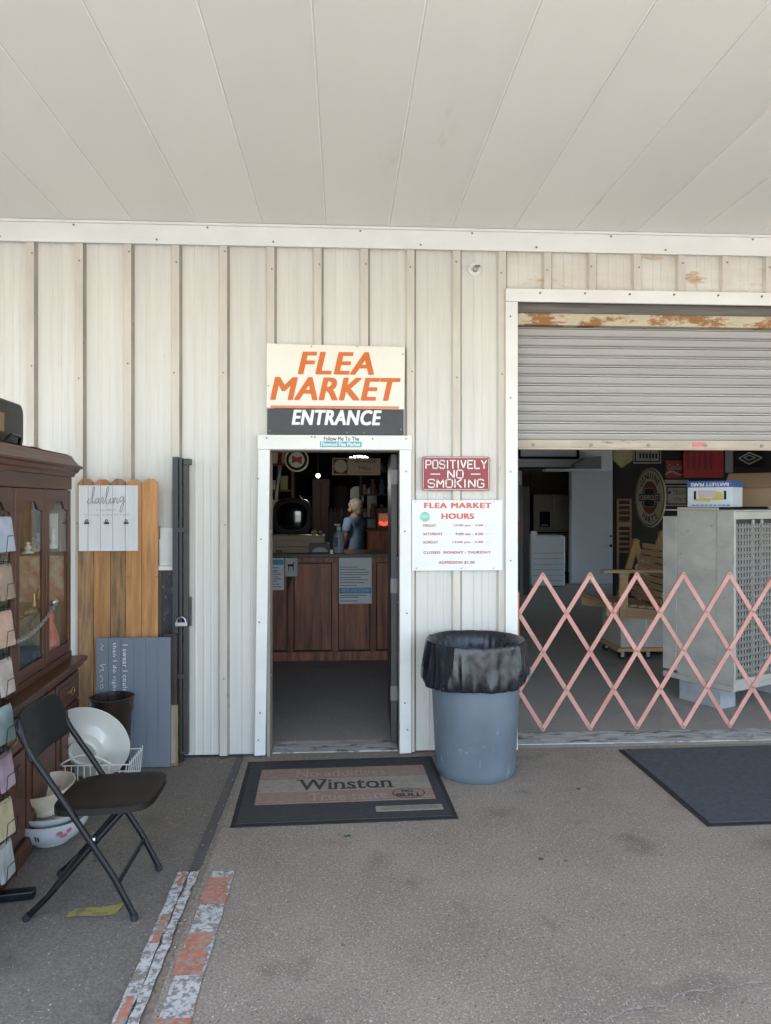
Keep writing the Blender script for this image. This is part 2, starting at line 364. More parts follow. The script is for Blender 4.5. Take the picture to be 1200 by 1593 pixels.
MB().box(-5.6, -.07, CZ-.018, 8.3, -.053, CZ-.003).build('eave_lip', m_trim, wall)
m_core = mat('wall core', (.05,.047,.043), .8, .2, 5)
m_jamb = mat('grey weathered jamb', (.28,.25,.21), .7, .2, 6, stretch=(4,4,.5), spot=(.12,.1,.085), spot_amt=.3)
mb = MB()
for a, b, z0, z1 in ((-5.6, DL-.02, 0, 3.7), (DL-.02, DR+.02, DT+.02, 3.7), (DR+.02, RL-.02, 0, 3.7), (RL-.02, RR+.02, RT+.02, 3.7), (RR+.02, 9.0, 0, 3.7)):
    mb.box(a, .036, z0, b, .14, z1)
mb.build('wall_core', m_core, wall)
for a, b in ((DL-.02, DL), (DR, DR+.02)): MB().box(a, -.03, 0, b, .15, DT+.02).build('door_jamb', m_jamb, wall)
MB().box(DL, -.03, DT-.005, DR, .15, DT+.02).build('door_head', m_jamb, wall)
# white flashing round the doorway and the roller opening
zt = Z(520, 677, -.05)
MB().prism([(X(396,-.05), Z(396,1176,-.05)), (X(413,-.05), Z(413,1175,-.05)), (X(420,-.05), DT+.0), (X(402,-.05), DT+.0)], -.052, -.034).build('door_trim', m_trim, wall, bevel=.002)
MB().box(X(622,-.05), -.052, .012, X(640,-.05), -.034, DT).build('door_trim', m_trim, wall, bevel=.002)
MB().box(X(401,-.05), -.056, DT+.001, X(641,-.05), -.034, zt).build('door_trim', m_trim, wall, bevel=.002)
MB().box(X(787,-.05), -.052, .02, RL, -.034, RT).build('opening_trim', m_trim, wall, bevel=.002)
MB().box(RL-.004, -.034, .02, RL, .14, RT).build('opening_return', m_trim, wall)
MB().box(X(787,-.05), -.056, RT+.001, RR+.08, -.034, RT+.088).build('opening_trim', m_trim, wall, bevel=.002)
MB().box(RR, -.052, .02, RR+.08, -.034, RT).build('opening_trim', m_trim, wall, bevel=.002)
mb = MB()
def screw(x, y, z, r=.006): mb.disc(x, z, r, y-.004, y, 8)
for i in range(-4, 17):
    x = R0 + i*RP
    for z in (.55, 1.55, 2.55, 3.3):
        if DL-.1 < x < DR+.1 and z < DT+.1: continue
        if x > RL-.1 and z < RT+.1: continue
        screw(x + RP + rnd.uniform(-.012,.012), -.031, z + rnd.uniform(-.06,.06))
for i in range(14): screw(-2.2 + i*.45 + rnd.uniform(-.1,.1), -.0525, CZ - (.03 if i % 2 else .115), .007)
for i in range(6): screw(1.33 + i*.31, -.0562, RT+.062 + rnd.uniform(-.006,.006), .008)
for z in (.12,.3,.9,1.45,1.85): screw(X(404,-.05)+rnd.uniform(-.01,.01), -.0525, z); screw(X(632,-.05)+rnd.uniform(-.01,.01), -.0525, z+.05)
for z in (.4, 1.3, 1.9, 2.4, 2.95): screw(RL-.05, -.0525, z)
for px in (415, 485, 490, 580, 632): screw(X(px,-.056), -.0565, zt-.02+rnd.uniform(-.01,.01))
mb.build('screws', m_screw, wall, kind='stuff')
lamp = thing('lamp_socket', 'small round bare lamp socket on the wall above the no-smoking sign', 'lamp socket', at(738, 420, -.002))
c = at(738, 420, 0)
MB().disc(c.x, c.z, .043, -.012, -.001).build('base_plate', m_trim, lamp, bevel=.003)
MB().disc(c.x+.004, c.z, .020, -.05, -.012, 16).build('socket', mat('porcelain', (.35,.33,.3), .4), lamp, bevel=.003)
MB().box(c.x-.002, -.064, c.z+.004, c.x+.03, -.05, c.z+.016).build('pull_arm', m_screw, lamp)

# ------------------------------------------------------------ lettering helpers
def text_mesh(s, shear=0, bold=0.0, spacing=1.0):
    cu = bpy.data.curves.new('t', 'FONT'); cu.body = s; cu.shear = shear; cu.resolution_u = 3; cu.space_character = spacing
    o = bpy.data.objects.new('t', cu); COL.objects.link(o)
    dg = bpy.context.evaluated_depsgraph_get(); dg.update()
    me = bpy.data.meshes.new_from_object(o.evaluated_get(dg))
    COL.objects.unlink(o); bpy.data.objects.remove(o); bpy.data.curves.remove(cu)
    if bold and len(me.vertices):                   # heavier strokes: shifted copies, each a hair behind the last (kept in z)
        V = [tuple(v.co) for v in me.vertices]; Fc = [tuple(p.vertices) for p in me.polygons]; vs, fs = [], []
        b = bold * 1.5
        for k, (dx, dy) in enumerate(((-b,-b*.5),(b,-b*.5),(-b,b*.5),(b,b*.5),(0,0))):
            fs += [tuple(i + len(vs) for i in f) for f in Fc]; vs += [(x+dx, y+dy, k*.00025) for x, y, z in V]
        me = bpy.data.meshes.new('t'); me.from_pydata(vs, [], fs)
    return me
def text(s, x0, z0, x1, z1, y, m, parent, name='lettering', shear=0, bold=0.0, spacing=1.0, rot=0, local=False):
    """text filling the box x0..x1, z0..z1 on the plane y, facing -y; rot in quarter turns clockwise"""
    me = text_mesh(s, shear, bold, spacing)
    P = [v.co.copy() for v in me.vertices]
    if not P: return None
    for k in range(rot % 4): P = [Vector((p.y, -p.x, p.z)) for p in P]
    ax, bx = min(p.x for p in P), max(p.x for p in P); ay, by = min(p.y for p in P), max(p.y for p in P)
    for v, p in zip(me.vertices, P):
        v.co = (x0 + (p.x-ax)/(bx-ax)*(x1-x0), y-p.z, z0 + (p.y-ay)/max(1e-6, by-ay)*(z1-z0))
    me.materials.clear(); me.materials.append(m)
    o = bpy.data.objects.new(name, me); COL.objects.link(o); child(o, parent, local)
    return o
def ptext(s, px0, py0, px1, py1, y, m, parent, **k):   # the same box given on the photo
    a, b = at(px0, py1, y), at(px1, py0, y); return text(s, a.x, a.z, b.x, b.z, y, m, parent, **k)
def arc_text(s, cx, cz, r, size, a0, a1, y, m, parent, flip=False, local=False):
    for i, ch in enumerate(s):
        if ch == ' ': continue
        a = radians(a0 + (a1-a0) * (i + .5) / len(s)); me = text_mesh(ch, 0, .015)
        P = [v.co.copy() for v in me.vertices]; mx = (max(p.x for p in P) + min(p.x for p in P)) / 2
        th = a - pi/2 if not flip else a + pi/2
        for v, p in zip(me.vertices, P):
            u, q = (p.x - mx) * size, (p.y - .35) * size
            v.co = (cx + r*cos(a) + u*cos(th) - q*sin(th), y, cz + r*sin(a) + u*sin(th) + q*cos(th))
        me.materials.clear(); me.materials.append(m)
        o = bpy.data.objects.new('letter', me); COL.objects.link(o); child(o, parent, local)

# ------------------------------------------------------------ signs on the wall
SY = -.040
s1 = thing('flea_market_sign', 'cream and charcoal sign reading FLEA MARKET ENTRANCE in orange and white', 'sign', at(522, 676, SY))
A, B = at(415, 634, SY), at(630, 537, SY)
MB().prism([(A.x, A.z-.002), (B.x-.004, A.z-.006), (B.x, B.z-.012), (A.x, B.z)], SY-.006, SY+.005).build('sign_board', m_cream, s1, bevel=.002)
A2, B2 = at(416, 677, SY), at(628, 634, SY)
MB().box(A2.x, SY-.005, zt+.003, B2.x, SY+.005, A.z-.008).build('sign_board', m_char, s1, bevel=.002)
ty = SY-.007
MB().box(X(421,ty), ty-.0005, Z(421,634.5,ty), X(621,ty), ty+.001, Z(421,630.5,ty)).build('underline', mat('faded orange line', (.62,.22,.10), .6), s1)
ptext('FLEA', 463.5, 548, 582, 582, ty, m_orange, s1, shear=.22, bold=.022, spacing=1.12)
ptext('MARKET', 420.5, 588, 623.5, 622, ty, m_orange, s1, shear=.22, bold=.022, spacing=1.05)
ptext('ENTRANCE', 454, 638, 594, 661, SY-.006, m_white, s1, shear=.2, bold=.028, spacing=1.08)
mb = MB()
for px, py in ((485,539),(556,539),(627,551),(418,600),(540,673),(566,673),(624,668),(420,670)):
    p = at(px, py, ty); mb.disc(p.x, p.z, .005, ty-.003, ty+.001, 8)
mb.build('screws', m_screw, s1, kind='stuff')
st = thing('sticker', 'white and teal bumper sticker reading Follow Me To The Flowood Flea Market', 'sticker', at(530, 695, -.0575))
yy = -.0572
A, B = at(498, 686.5, yy), at(563, 678, yy); MB().box(A.x, yy-.0005, A.z, B.x, yy, B.z).build('sticker_band', m_white, st)
A, B = at(498, 695.5, yy), at(563, 687, yy); MB().box(A.x, yy-.0005, A.z, B.x, yy, B.z).build('sticker_band', mat('teal vinyl', (.10,.36,.42), .5), st)
ptext('Follow Me To The', 504, 679.5, 559, 685.5, yy-.001, m_dark, st, bold=.01); ptext('Flowood Flea Market', 500, 688, 561, 694, yy-.001, m_white, st, bold=.02)

s2 = thing('no_smoking_sign', 'red embossed metal sign reading POSITIVELY NO SMOKING', 'sign', at(709, 763, SY))
A, B = at(657, 763, SY), at(762, 710.5, SY)
def rrect(x0, z0, x1, z1, r, k=4):
    out = []
    for cx, cz, a0 in ((x1-r, z0+r, -90), (x1-r, z1-r, 0), (x0+r, z1-r, 90), (x0+r, z0+r, 180)):
        out += [(cx + r*cos(radians(a0+90*i/k)), cz + r*sin(radians(a0+90*i/k))) for i in range(k+1)]
    return out
m_signred = mat('worn red enamel', (.25,.032,.038), .45, .15, 6, spot=(.33,.09,.09), spot_amt=.3, spot_scale=10)
m_pinkw = mat('worn white edge', (.66,.52,.50), .5, .1, 10)
MB().prism(rrect(A.x, A.z, B.x, B.z, .014), SY-.002, SY+.004).build('sign_plate', m_signred, s2)
mb = MB(); q = rrect(A.x+.007, A.z+.007, B.x-.007, B.z-.007, .01); mb.ribbon(q + q[:1], .004, SY-.0045, SY-.002); mb.build('raised_border', m_pinkw, s2)
FONT = {'P': [[(0,0),(0,1),(.8,1),(1,.85),(1,.6),(.8,.46),(0,.46)]], 'O': [[(.2,0),(.8,0),(1,.15),(1,.85),(.8,1),(.2,1),(0,.85),(0,.15),(.2,0)]],
 'S': [[(0,.18),(.2,0),(.8,0),(1,.15),(1,.38),(.8,.5),(.2,.53),(0,.66),(0,.86),(.2,1),(.8,1),(1,.84)]], 'I': [[(.5,0),(.5,1)]], 'T': [[(0,1),(1,1)],[(.5,0),(.5,1)]],
 'V': [[(0,1),(.5,0),(1,1)]], 'E': [[(1,0),(0,0),(0,1),(1,1)],[(0,.52),(.8,.52)]], 'L': [[(0,1),(0,0),(1,0)]], 'Y': [[(0,1),(.5,.5),(1,1)],[(.5,.5),(.5,0)]],
 'N': [[(0,0),(0,1),(1,0),(1,1)]], 'M': [[(0,0),(0,1),(.5,.4),(1,1),(1,0)]], 'K': [[(0,0),(0,1)],[(1,1),(0,.45)],[(.25,.6),(1,0)]],
 'G': [[(1,.82),(.8,1),(.2,1),(0,.85),(0,.15),(.2,0),(.8,0),(1,.15),(1,.48),(.6,.48)]]}
def stroke_text(s, px0, py0, px1, py1, y, sw, m, parent):
    a, b = at(px0, py1, y), at(px1, py0, y); ws = [.35 if ch == 'I' else 1 for ch in s]; gap = .42
    tot = sum(ws) + gap*(len(s)-1); u = (b.x - a.x) / tot; x = a.x
    for ch, wch in zip(s, ws):
        mb = MB()
        for st_ in FONT[ch]:
            mb.ribbon([(x + (p*wch if ch != 'I' else wch/2)*u, a.z + q*(b.z-a.z)) for p, q in st_], sw, y-.002, y+.001)
        mb.build('letter', m, parent); x += (wch + gap)*u
m_lett = mat('white raised letters', (.80,.76,.74), .5, .06)
stroke_text('POSITIVELY', 663, 716.5, 757, 728.5, SY-.003, .0085, m_lett, s2)
stroke_text('NO', 697, 731.5, 720.5, 743.5, SY-.003, .0085, m_lett, s2)
stroke_text('SMOKING', 666.5, 746, 753, 758, SY-.003, .0085, m_lett, s2)
mb = MB()
for p0, p1 in ((670,685),(733,748)):
    a, b = at(p0, 737.5, SY-.003), at(p1, 737.5, SY-.003); mb.box(a.x, SY-.0045, a.z-.003, b.x, SY-.002, a.z+.003)
mb.build('dash', m_lett, s2)

s3 = thing('hours_sign', 'white sign listing FLEA MARKET HOURS in faded red below the no-smoking sign', 'sign', at(711, 888, SY))
A, B = at(641, 888, SY), at(782, 778, SY)
MB().box(A.x, SY-.003, A.z, B.x, SY+.004, B.z).build('sign_board', mat('white sign plastic', (.68,.68,.675), .4, .05, 3), s3, bevel=.0015)
hy = SY-.0042
m_r1 = mat('red vinyl', (.60,.12,.08), .5, .1); m_r2 = mat('faded red vinyl', (.50,.17,.14), .5, .15, 60); m_r3 = mat('very faded red vinyl', (.68,.50,.48), .5, .1)
ptext('FLEA MARKET', 660, 782, 765, 790.5, hy, m_r1, s3, bold=.035, spacing=1.15); ptext('HOURS', 687, 798.5, 738, 807.5, hy, m_r1, s3, bold=.035, spacing=1.1)
for d, h, y0, p0, d1 in (('FRIDAY', '12:00 pm - 5:00', 815.5, 706, 679), ('SATURDAY', '9:00 am - 6:00', 828.5, 709, 689), ('SUNDAY', '12:00 pm - 5:00', 841.5, 704.5, 682)):
    ptext(d, 658.5, y0, d1, y0+4.2, hy, m_r2, s3, bold=.034, spacing=1.1); ptext(h, p0, y0, 752, y0+4.2, hy, m_r2, s3, bold=.034, spacing=1.1)
    ptext('pm', 755, y0+1.3, 763.5, y0+5, hy, m_r3, s3)
ptext('CLOSED  MONDAY - THURSDAY', 659, 857, 764, 861.8, hy, m_r2, s3, bold=.034, spacing=1.1); ptext('ADMISSION $1.00', 682.5, 872.5, 739, 878, hy, m_r2, s3, bold=.034, spacing=1.1)
p = at(661.5, 804, hy); MB().disc(p.x, p.z, .033, hy-.0004, hy+.0005).build('round_sticker', mat('mint sticker', (.22,.52,.42), .5), s3)
mb = MB()
for dz in (-.008, .001, .009): mb.box(p.x-.024, hy-.001, p.z+dz, p.x+.024, hy-.0003, p.z+dz+.004)
mb.build('sticker_print', mat('pale mint print', (.55,.72,.64), .5), s3)
mb = MB()
for px, py in ((647,781),(769,781),(648,884),(718,884),(768,884)): p = at(px, py, hy); mb.disc(p.x, p.z, .004, hy-.002, hy+.001, 8)
mb.build('screws', m_screw, s3, kind='stuff')

# ------------------------------------------------------------ roller door
rd = thing('roller_door', 'half-raised grey corrugated steel roller door with rusty header', 'roller door', (RL, .1, 2.06))
m_slat = mat('galvanised slat paint', (.43,.415,.40), .42, .12, 3, stretch=(.3,1,5), spot=(.12,.10,.08), spot_amt=.14, spot_scale=6, spec=.4)
m_rust = mat('rusting cream paint', (.52,.46,.33), .7, .2, 5, spot=(.26,.125,.045), spot_amt=.80, spot_scale=5, stretch=(1,1,2.5), bump=.2, bscale=30)
m_rustbar = mat('rust stained bottom bar', (.42,.36,.29), .7, .2, 8, spot=(.20,.11,.06), spot_amt=.42, spot_scale=9, stretch=(.5,1,1.5))
RY = .10
zb0, zb1 = Z(1000, 700, RY), Z(1000, 686, RY); zs1 = Z(1000, 511, RY); NS = 12; sp = (zs1 - zb1) / NS
prof = [(0,.014),(.05*sp,.014),(.12*sp,.004),(.22*sp,.0),(.62*sp,-.012),(.70*sp,-.012),(.74*sp,.006),(.78*sp,.008),(.84*sp,-.006),(.92*sp,-.006),(.96*sp,.012),(1.0*sp,.014)]
first = None
for i in range(NS + 2):
    if first is None:
        mb = MB(); n = len(prof)
        vs = [(RL-.002, RY+y, z) for z, y in [(p_, q_*1.7) for p_, q_ in prof]] + [(RR+.002, RY+y, z) for z, y in [(p_, q_*1.7) for p_, q_ in prof]]
        mb.add(vs, [(k, k+n, k+n+1, k+1) for k in range(n-1)])
        first = mb.build('slat', m_slat, rd); first.location.z = zb1
    else: c = dup(first, rd, (0,0,i*sp))
MB().box(RL-.002, RY-.02, zb0+.012, RR+.002, RY+.02, zb1+.004).build('bottom_bar', m_rustbar, rd, bevel=.003)
MB().box(RL-.002, RY-.032, zb0, RR+.002, RY+.024, zb0+.012).build('bottom_angle', m_rustbar, rd)
mb = MB()
for i in range(9): mb.disc(RL+.14+i*.41, (zb0+zb1)/2, .012, RY-.027, RY-.02, 10)
mb.build('bolts', m_screw, rd, kind='stuff')
A, B = at(1078, 695, RY-.022), at(1099, 688, RY-.022); MB().box(A.x, RY-.0225, A.z, B.x, RY-.0205, B.z).build('red_tag', mat('faded red tape', (.55,.16,.15), .5), rd)
hz0, hz1 = Z(1000, 508, .03), Z(1000, 490, .03)
MB().box(RL, .02, hz0, RR, .09, hz1).build('header_angle', m_rust, rd, bevel=.004)
MB().box(RL, .05, hz1, RR, .135, RT+.02).build('header_board', mat('grey header wood', (.16,.145,.13), .8, .3, 6, stretch=(.4,3,6), spot=(.4,.38,.33), spot_amt=.2), rd)
MB().box(RL, .06, .01, RL+.018, .135, hz0).build('guide_rail', mat('dark guide steel', (.10,.10,.10), .5, metal=.4), rd)

# ------------------------------------------------------------ rooms behind the wall
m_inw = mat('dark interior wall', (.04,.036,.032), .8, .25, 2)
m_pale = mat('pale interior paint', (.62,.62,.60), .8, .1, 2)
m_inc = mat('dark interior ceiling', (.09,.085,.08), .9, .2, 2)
def st_box(name, *b, m=m_inw, **k): return MB().box(*b).build(name, m, kind='structure', **k)
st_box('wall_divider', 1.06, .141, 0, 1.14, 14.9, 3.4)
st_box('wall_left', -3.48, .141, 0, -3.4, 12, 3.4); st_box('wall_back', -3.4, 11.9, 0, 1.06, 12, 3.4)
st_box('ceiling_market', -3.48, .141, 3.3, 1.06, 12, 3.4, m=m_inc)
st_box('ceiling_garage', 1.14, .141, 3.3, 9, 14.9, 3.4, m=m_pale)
MB().box(8.9, .141, 0, 9, 6.7, 3.3).box(8.9, 6.7, 2.35, 9, 9.75, 3.3).box(8.9, 9.75, 0, 9, 14.9, 3.3).build('wall_right_added_bay', m_pale, kind='structure')  # side bay opening is invented, out of view, to bring daylight to the back
st_box('wall_lining', 1.141, .15, 0, 1.16, 9.8, 3.29, m=m_pale)
st_box('wall_rear', 1.14, 14.8, 0, 8.9, 14.9, 3.3, m=mat('beige rear wall', (.55,.46,.35), .8))
m_part = mat('white partition paint', (.66,.66,.64), .6, .08, 2)
PY = 9.9
dz = Z(850, 732, PY); xa, xb = X(812, PY), X(888, PY)
part = MB().box(1.14, PY, 0, xa, PY+.12, 3.3).box(xb, PY, 0, 8.9, PY+.12, 3.3).box(xa, PY, dz, xb, PY+.12, 3.3).build('wall_partition', m_part, kind='structure')
MB().box(xa-.06, PY-.02, dz, xb+.06, PY-.001, dz+.07).build('doorway_head', m_core, part)
SWY = 6.5; SWX = X(957, SWY)
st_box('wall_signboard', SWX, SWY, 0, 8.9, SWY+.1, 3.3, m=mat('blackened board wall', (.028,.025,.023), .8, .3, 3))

# --- entrance door leaf swung inward
dl = thing('entrance_door', 'dark brown entrance door swung inward against the right jamb', 'door', (DR-.005, .16, 0), radians(88))
m_leaf = mat('dark door paint', (.055,.052,.050), .5, .15, 4)
MB().box(0, 0, .012, .86, .042, 2.03).build('leaf', m_leaf, dl, local=True, bevel=.002)
for z in (.31, 1.06, 1.82): MB().box(-.006, -.002, z, .04, .046, z+.1).build('hinge', mat('worn hinge', (.20,.19,.18), .5), dl, local=True)
MB().ellipsoid((.79, -.035, .98), (.03,.03,.03)).build('knob', m_brass, dl, local=True, smooth=True)

# ------------------------------------------------------------ counter inside the doorway
CY = 2.88; cz1 = Z(520, 863, CY)
ct = thing('service_counter', 'dark stained wood panelled counter inside the doorway', 'counter', (-.1, CY, 0))
MB().box(-2.0, CY+.04, .0, .98, CY+.62, cz1-.03).build('carcass', m_core, ct)
MB().box(-2.05, CY-.03, cz1-.03, 1.0, CY+.66, cz1+.012).build('counter_top', wood('counter top wood', (.075,.045,.03), (.04,.023,.016), .4, 'x', 4), ct, bevel=.004)
edges = [-2.0] + [X(p, CY) for p in (452, 521.5, 581)] + [.98]
edges.insert(1, edges[1] - .55); 
for a, b in zip(edges, edges[1:]): MB().box(a+.042, CY+.018, .115, b-.042, CY+.036, cz1-.096).build('panel', m_ctr, ct, bevel=.002)
for e in edges: MB().box(max(-2.0, e-.032), CY-.004, .1, min(.98, e+.032), CY+.018, cz1-.085).build('stile', m_ctr, ct, bevel=.002)
MB().box(-2.0, CY-.004, cz1-.084, .98, CY+.018, cz1-.031).build('rail', m_ctr, ct, bevel=.002); MB().box(-2.0, CY-.008, .002, .98, CY+.019, .099).build('rail', m_ctr, ct, bevel=.002)
def poster(name, label, px0, py0, px1, py1, y, band, lines, head=None, cat='notice'):
    t = thing(name, label, cat, at((px0+px1)/2, py1, y)); A, B = at(px0, py1, y), at(px1, py0, y)
    MB().box(A.x, y-.002, A.z, B.x, y, B.z).build('sheet', mat('paper', (.82,.85,.88), .6, .04), t)
    for a, b in band:
        q0, q1 = A.z + (B.z-A.z)*a, A.z + (B.z-A.z)*b
        MB().box(A.x+.004, y-.003, q0, B.x-.004, y-.0021, q1).build('blue_band', mat('blue print', (.12,.40,.62), .6), t)
    mb = MB(); r = random.Random(px0)
    for q in lines:
        z = A.z + (B.z-A.z)*q; mb.box(A.x+.012, y-.003, z-.004, A.x+.012+(B.x-A.x-.024)*r.uniform(.55,1), y-.0021, z+.004)
    mb.build('printed_lines', mat('grey print', (.2,.2,.22), .7), t)
    if head: text(head, A.x+.03, A.z+(B.z-A.z)*(band[0][0]+.03), B.x-.03, A.z+(B.z-A.z)*(band[0][1]-.03), y-.0036, m_white, t)
    return t
poster('notice', 'pale notice with blue PETS WELCOME band taped to the counter', 527.5, 866, 578.5, 939.5, CY-.006, [(.22,.34)], (.78,.73,.67,.62,.56,.51,.45,.39,.18,.14,.06), 'PETS WELCOME')
poster('notice', 'pale notice with blue heading at the left end of the counter', 418, 867, 442, 918, CY-.006, [(.77,.93)], (.68,.6,.55,.48,.4,.34,.27,.18,.1))
poster('notice', 'narrow blue notice half hidden by the door at right of counter', 606, 867, 622, 938, CY-.006, [(.03,.97)], ())
tg = thing('animal_tag', 'small white card with a dark animal picture on the counter front', 'card', at(453, 897, CY-.01)); A, B = at(444, 896.5, CY-.008), at(462.5, 867, CY-.008)
MB().prism(rrect(A.x, A.z, B.x, B.z, .012), CY-.011, CY-.006).build('card', mat('white card', (.6,.6,.6), .5), tg)
p = at(453, 880, CY); k = .0011*7
mb = MB(); mb.prism([(p.x+a*k, p.z+b*k) for a, b in ((-4,0),(-4,-7),(-3,-7),(-2.6,-1),(2,-1),(2.6,-7),(3.6,-7),(3.8,1),(5,6),(4,6),(2.4,2.4),(-3,2),(-5,3),(-5.2,2))], CY-.0125, CY-.0112); mb.build('animal_picture', m_dark, tg)
lf = at(451, 905, CY-.01); MB().prism([(lf.x-.02,lf.z-.1),(lf.x+.02,lf.z+.02),(lf.x+.035,lf.z+.05),(lf.x-.02,lf.z+.05)], CY-.02, CY-.006).build('green_tassel', mat('dark green cloth', (.02,.045,.02), .8), label='dark green tassel hanging below the small white card', cat='tassel')

# things on the counter
ty0 = CY + .12; ctz = cz1 + .012
bx = thing('wooden_box', 'long pale wooden box on the counter under the old television', 'box', (X(464, ty0), ty0, ctz)); A, B = at(424.5, 862, ty0), at(505, 833, ty0)
hb = (B.z - ctz)
MB().box(A.x, ty0, ctz+.001, B.x, ty0+.26, ctz+hb*.36).build('lower_board', m_pine, bx, bevel=.003); MB().box(A.x, ty0+.003, ctz+hb*.375, B.x, ty0+.26, B.z).build('upper_board', m_pine, bx, bevel=.003)
p = at(429, 860, ty0); MB().box(p.x, ty0-.001, ctz+.015, p.x+.07, ty0+.002, ctz+.03).build('box_print', m_dark, bx)
tv = thing('television', 'rounded vintage black television on a swivel foot', 'television', (X(456, ty0+.13), ty0+.13, B.z)); c = at(455.5, 803, ty0+.13)
m_tvring = mat('dark grey bezel', (.06,.06,.062), .35); m_scr = mat('black picture tube', (.006,.007,.009), .06, spec=.8, coat=.6)
MB().ellipsoid((c.x, c.y, c.z), (.215,.12,.2), 32, 16, e=.62).build('casing', m_tvring, tv, smooth=True); MB().ellipsoid((c.x, c.y-.062, c.z), (.175,.075,.158), 32, 16, e=.7).build('screen', m_scr, tv, smooth=True)
MB().lathe([(.0,0),(.06,0),(.06,.008),(.02,.015),(.018,.06),(.0,.06)], 16, (c.x, c.y, B.z)).build('foot', m_brass, tv, smooth=True)
p = at(470, 775, c.y-.05); MB().tube([(p.x-.02,p.y,p.z+.03),(p.x+.012,p.y-.02,p.z-.02)], .006).build('white_tag', m_white, tv)
rdio = thing('display_box', 'small dark display box with a white arched label on the counter', 'box', (X(498, ty0-.07), ty0-.07, ctz)); A, B = at(481.5, 861, ty0-.08), at(513.5, 845, ty0-.08)
MB().box(A.x, ty0-.09, ctz+.001, B.x, ty0-.02, B.z).build('case', mat('grey green card', (.10,.10,.085), .6), rdio, bevel=.003)
mb = MB(); cx_ = (A.x+B.x)/2+.005; mb.prism([(cx_+.085*cos(a), ctz+.015+.05*sin(a)) for a in [pi*i/10 for i in range(11)]], ty0-.0915, ty0-.0902); mb.build('label', mat('dull white label', (.45,.45,.44), .6), rdio)
sb = thing('pump_bottle', 'translucent gallon sanitizer jug with white pump on the counter', 'bottle', (X(527, ty0-.02), ty0-.02, ctz)); x = X(527, ty0-.02); y = ty0-.02; hs = Z(527, 815, y) - ctz
m_jug = mat('milky plastic', (.42,.45,.50), .35, .05)
MB().lathe([(0,0),(.058,0),(.064,.01),(.064,hs*.52),(.054,hs*.64),(.03,hs*.74),(.022,hs*.78),(.022,hs*.81),(0,hs*.81)], 24, (x,y,ctz+.001)).build('jug', m_jug, sb, smooth=True)
MB().tube([(x+.025,y,ctz+hs*.72),(x+.06,y,ctz+hs*.68),(x+.066,y,ctz+hs*.5)], .009).build('handle', m_jug, sb, smooth=True)
mb = MB().lathe([(0,0),(.024,0),(.024,.03),(.008,.035),(.007,hs*.13),(0,hs*.13)], 16, (x,y,ctz+hs*.8)); mb.box(x-.045,y-.012,ctz+hs*.94,x+.02,y+.012,ctz+hs); mb.build('pump', m_white, sb, bevel=.002)
MB().box(x-.05, y-.066, ctz+.07, x-.005, y-.045, ctz+.17).build('label', mat('navy label', (.03,.045,.10), .5), sb)
p = at(488.5, 824, ty0+.1); MB().ellipsoid((p.x, p.y, B.z + .10 if False else Z(488,833,ty0+.1)+.034), (.034,.034,.034)).build('tennis_ball', mat('tennis felt', (.30,.48,.10), .9, bump=.2), smooth=True, label='yellow-green tennis ball on the wooden box beside the television', cat='ball')
MB().ellipsoid((X(499,ty0+.1), ty0+.1, Z(488,833,ty0+.1)+.022), (.034,.03,.022)).build('trinket', mat('lilac trinket', (.16,.14,.26), .5), smooth=True, label='small lilac trinket beside the tennis ball on the wooden box', cat='trinket')

# --- hanging signs, lamp
by = 1.7; bs_ = thing('round_sign', 'round cream sign with red bow tie in a black ring, hung in the doorway', 'sign', at(462, 737, by)); c = at(462, 715.5, by); R = .107
MB().disc(c.x, c.z, R, by-.02, by+.02, 48).build('disc', mat('cream enamel', (.75,.70,.52), .4), bs_); MB().ring(c.x, c.z, R*.66, R*.88, by-.024, by-.0205).build('black_ring', m_dark, bs_)
MB().prism([(c.x+a*R, c.z+b*R) for a, b in ((-.45,-.32),(0,-.16),(.45,-.36),(.40,0),(.47,.30),(0,.18),(-.43,.36),(-.38,0))], by-.025, by-.0205).build('bow_tie', m_red, bs_)
arc_text('BEER BEER BEER BEER '[0:0] or '', 0,0,1,1,0,1,0,m_white,bs_)
MB().tube([(c.x,by,c.z+R),(c.x,by,3.3)], .003).build('hanging_wire', m_dark, bs_)
ay = 2.3; an = thing('antique_mall_sign', 'tan hanging sign reading ANTIQUE MALL with a scalloped seal', 'sign', at(555, 739, ay)); A, B = at(517, 739, ay), at(592, 712.5, ay)
m_tan = mat('tan board', (.55,.44,.31), .6, .06)
MB().box(A.x, ay-.015, A.z, B.x, ay+.015, B.z).build('board', m_tan, an, bevel=.002); A1, B1 = at(519, 737, ay), at(541, 714.5, ay)
MB().box(A1.x, ay-.018, A1.z, B1.x, ay-.0155, B1.z).build('seal_panel', mat('brown print', (.06,.045,.03), .6), an); c = at(530, 725.5, ay)
MB().prism([(c.x+(.063+.004*cos(12*a))*cos(a), c.z+(.063+.004*cos(12*a))*sin(a)) for a in [2*pi*i/72 for i in range(72)]], ay-.021, ay-.0185).build('seal', mat('pale seal', (.62,.55,.40), .6), an)
m_br = mat('dark brown print', (.05,.035,.025), .6)
ptext('Antique', 552, 715, 586, 721.5, ay-.017, m_br, an); ptext('MALL', 558.5, 725, 578, 731, ay-.017, m_br, an); ptext('{ Entrance }', 553, 733, 583, 737, ay-.017, m_br, an)
for px in (520, 589): MB().tube([(X(px,ay),ay,B.z),(X(px,ay),ay,3.3)], .003).build('hanging_wire', m_dark, an)
ny = 3.0; at_ = thing('atm_sign', 'glowing white ATM sign above the antique mall sign', 'lit sign', at(558, 714, ny)); A, B = at(541, 716, ny), at(590, 704, ny)
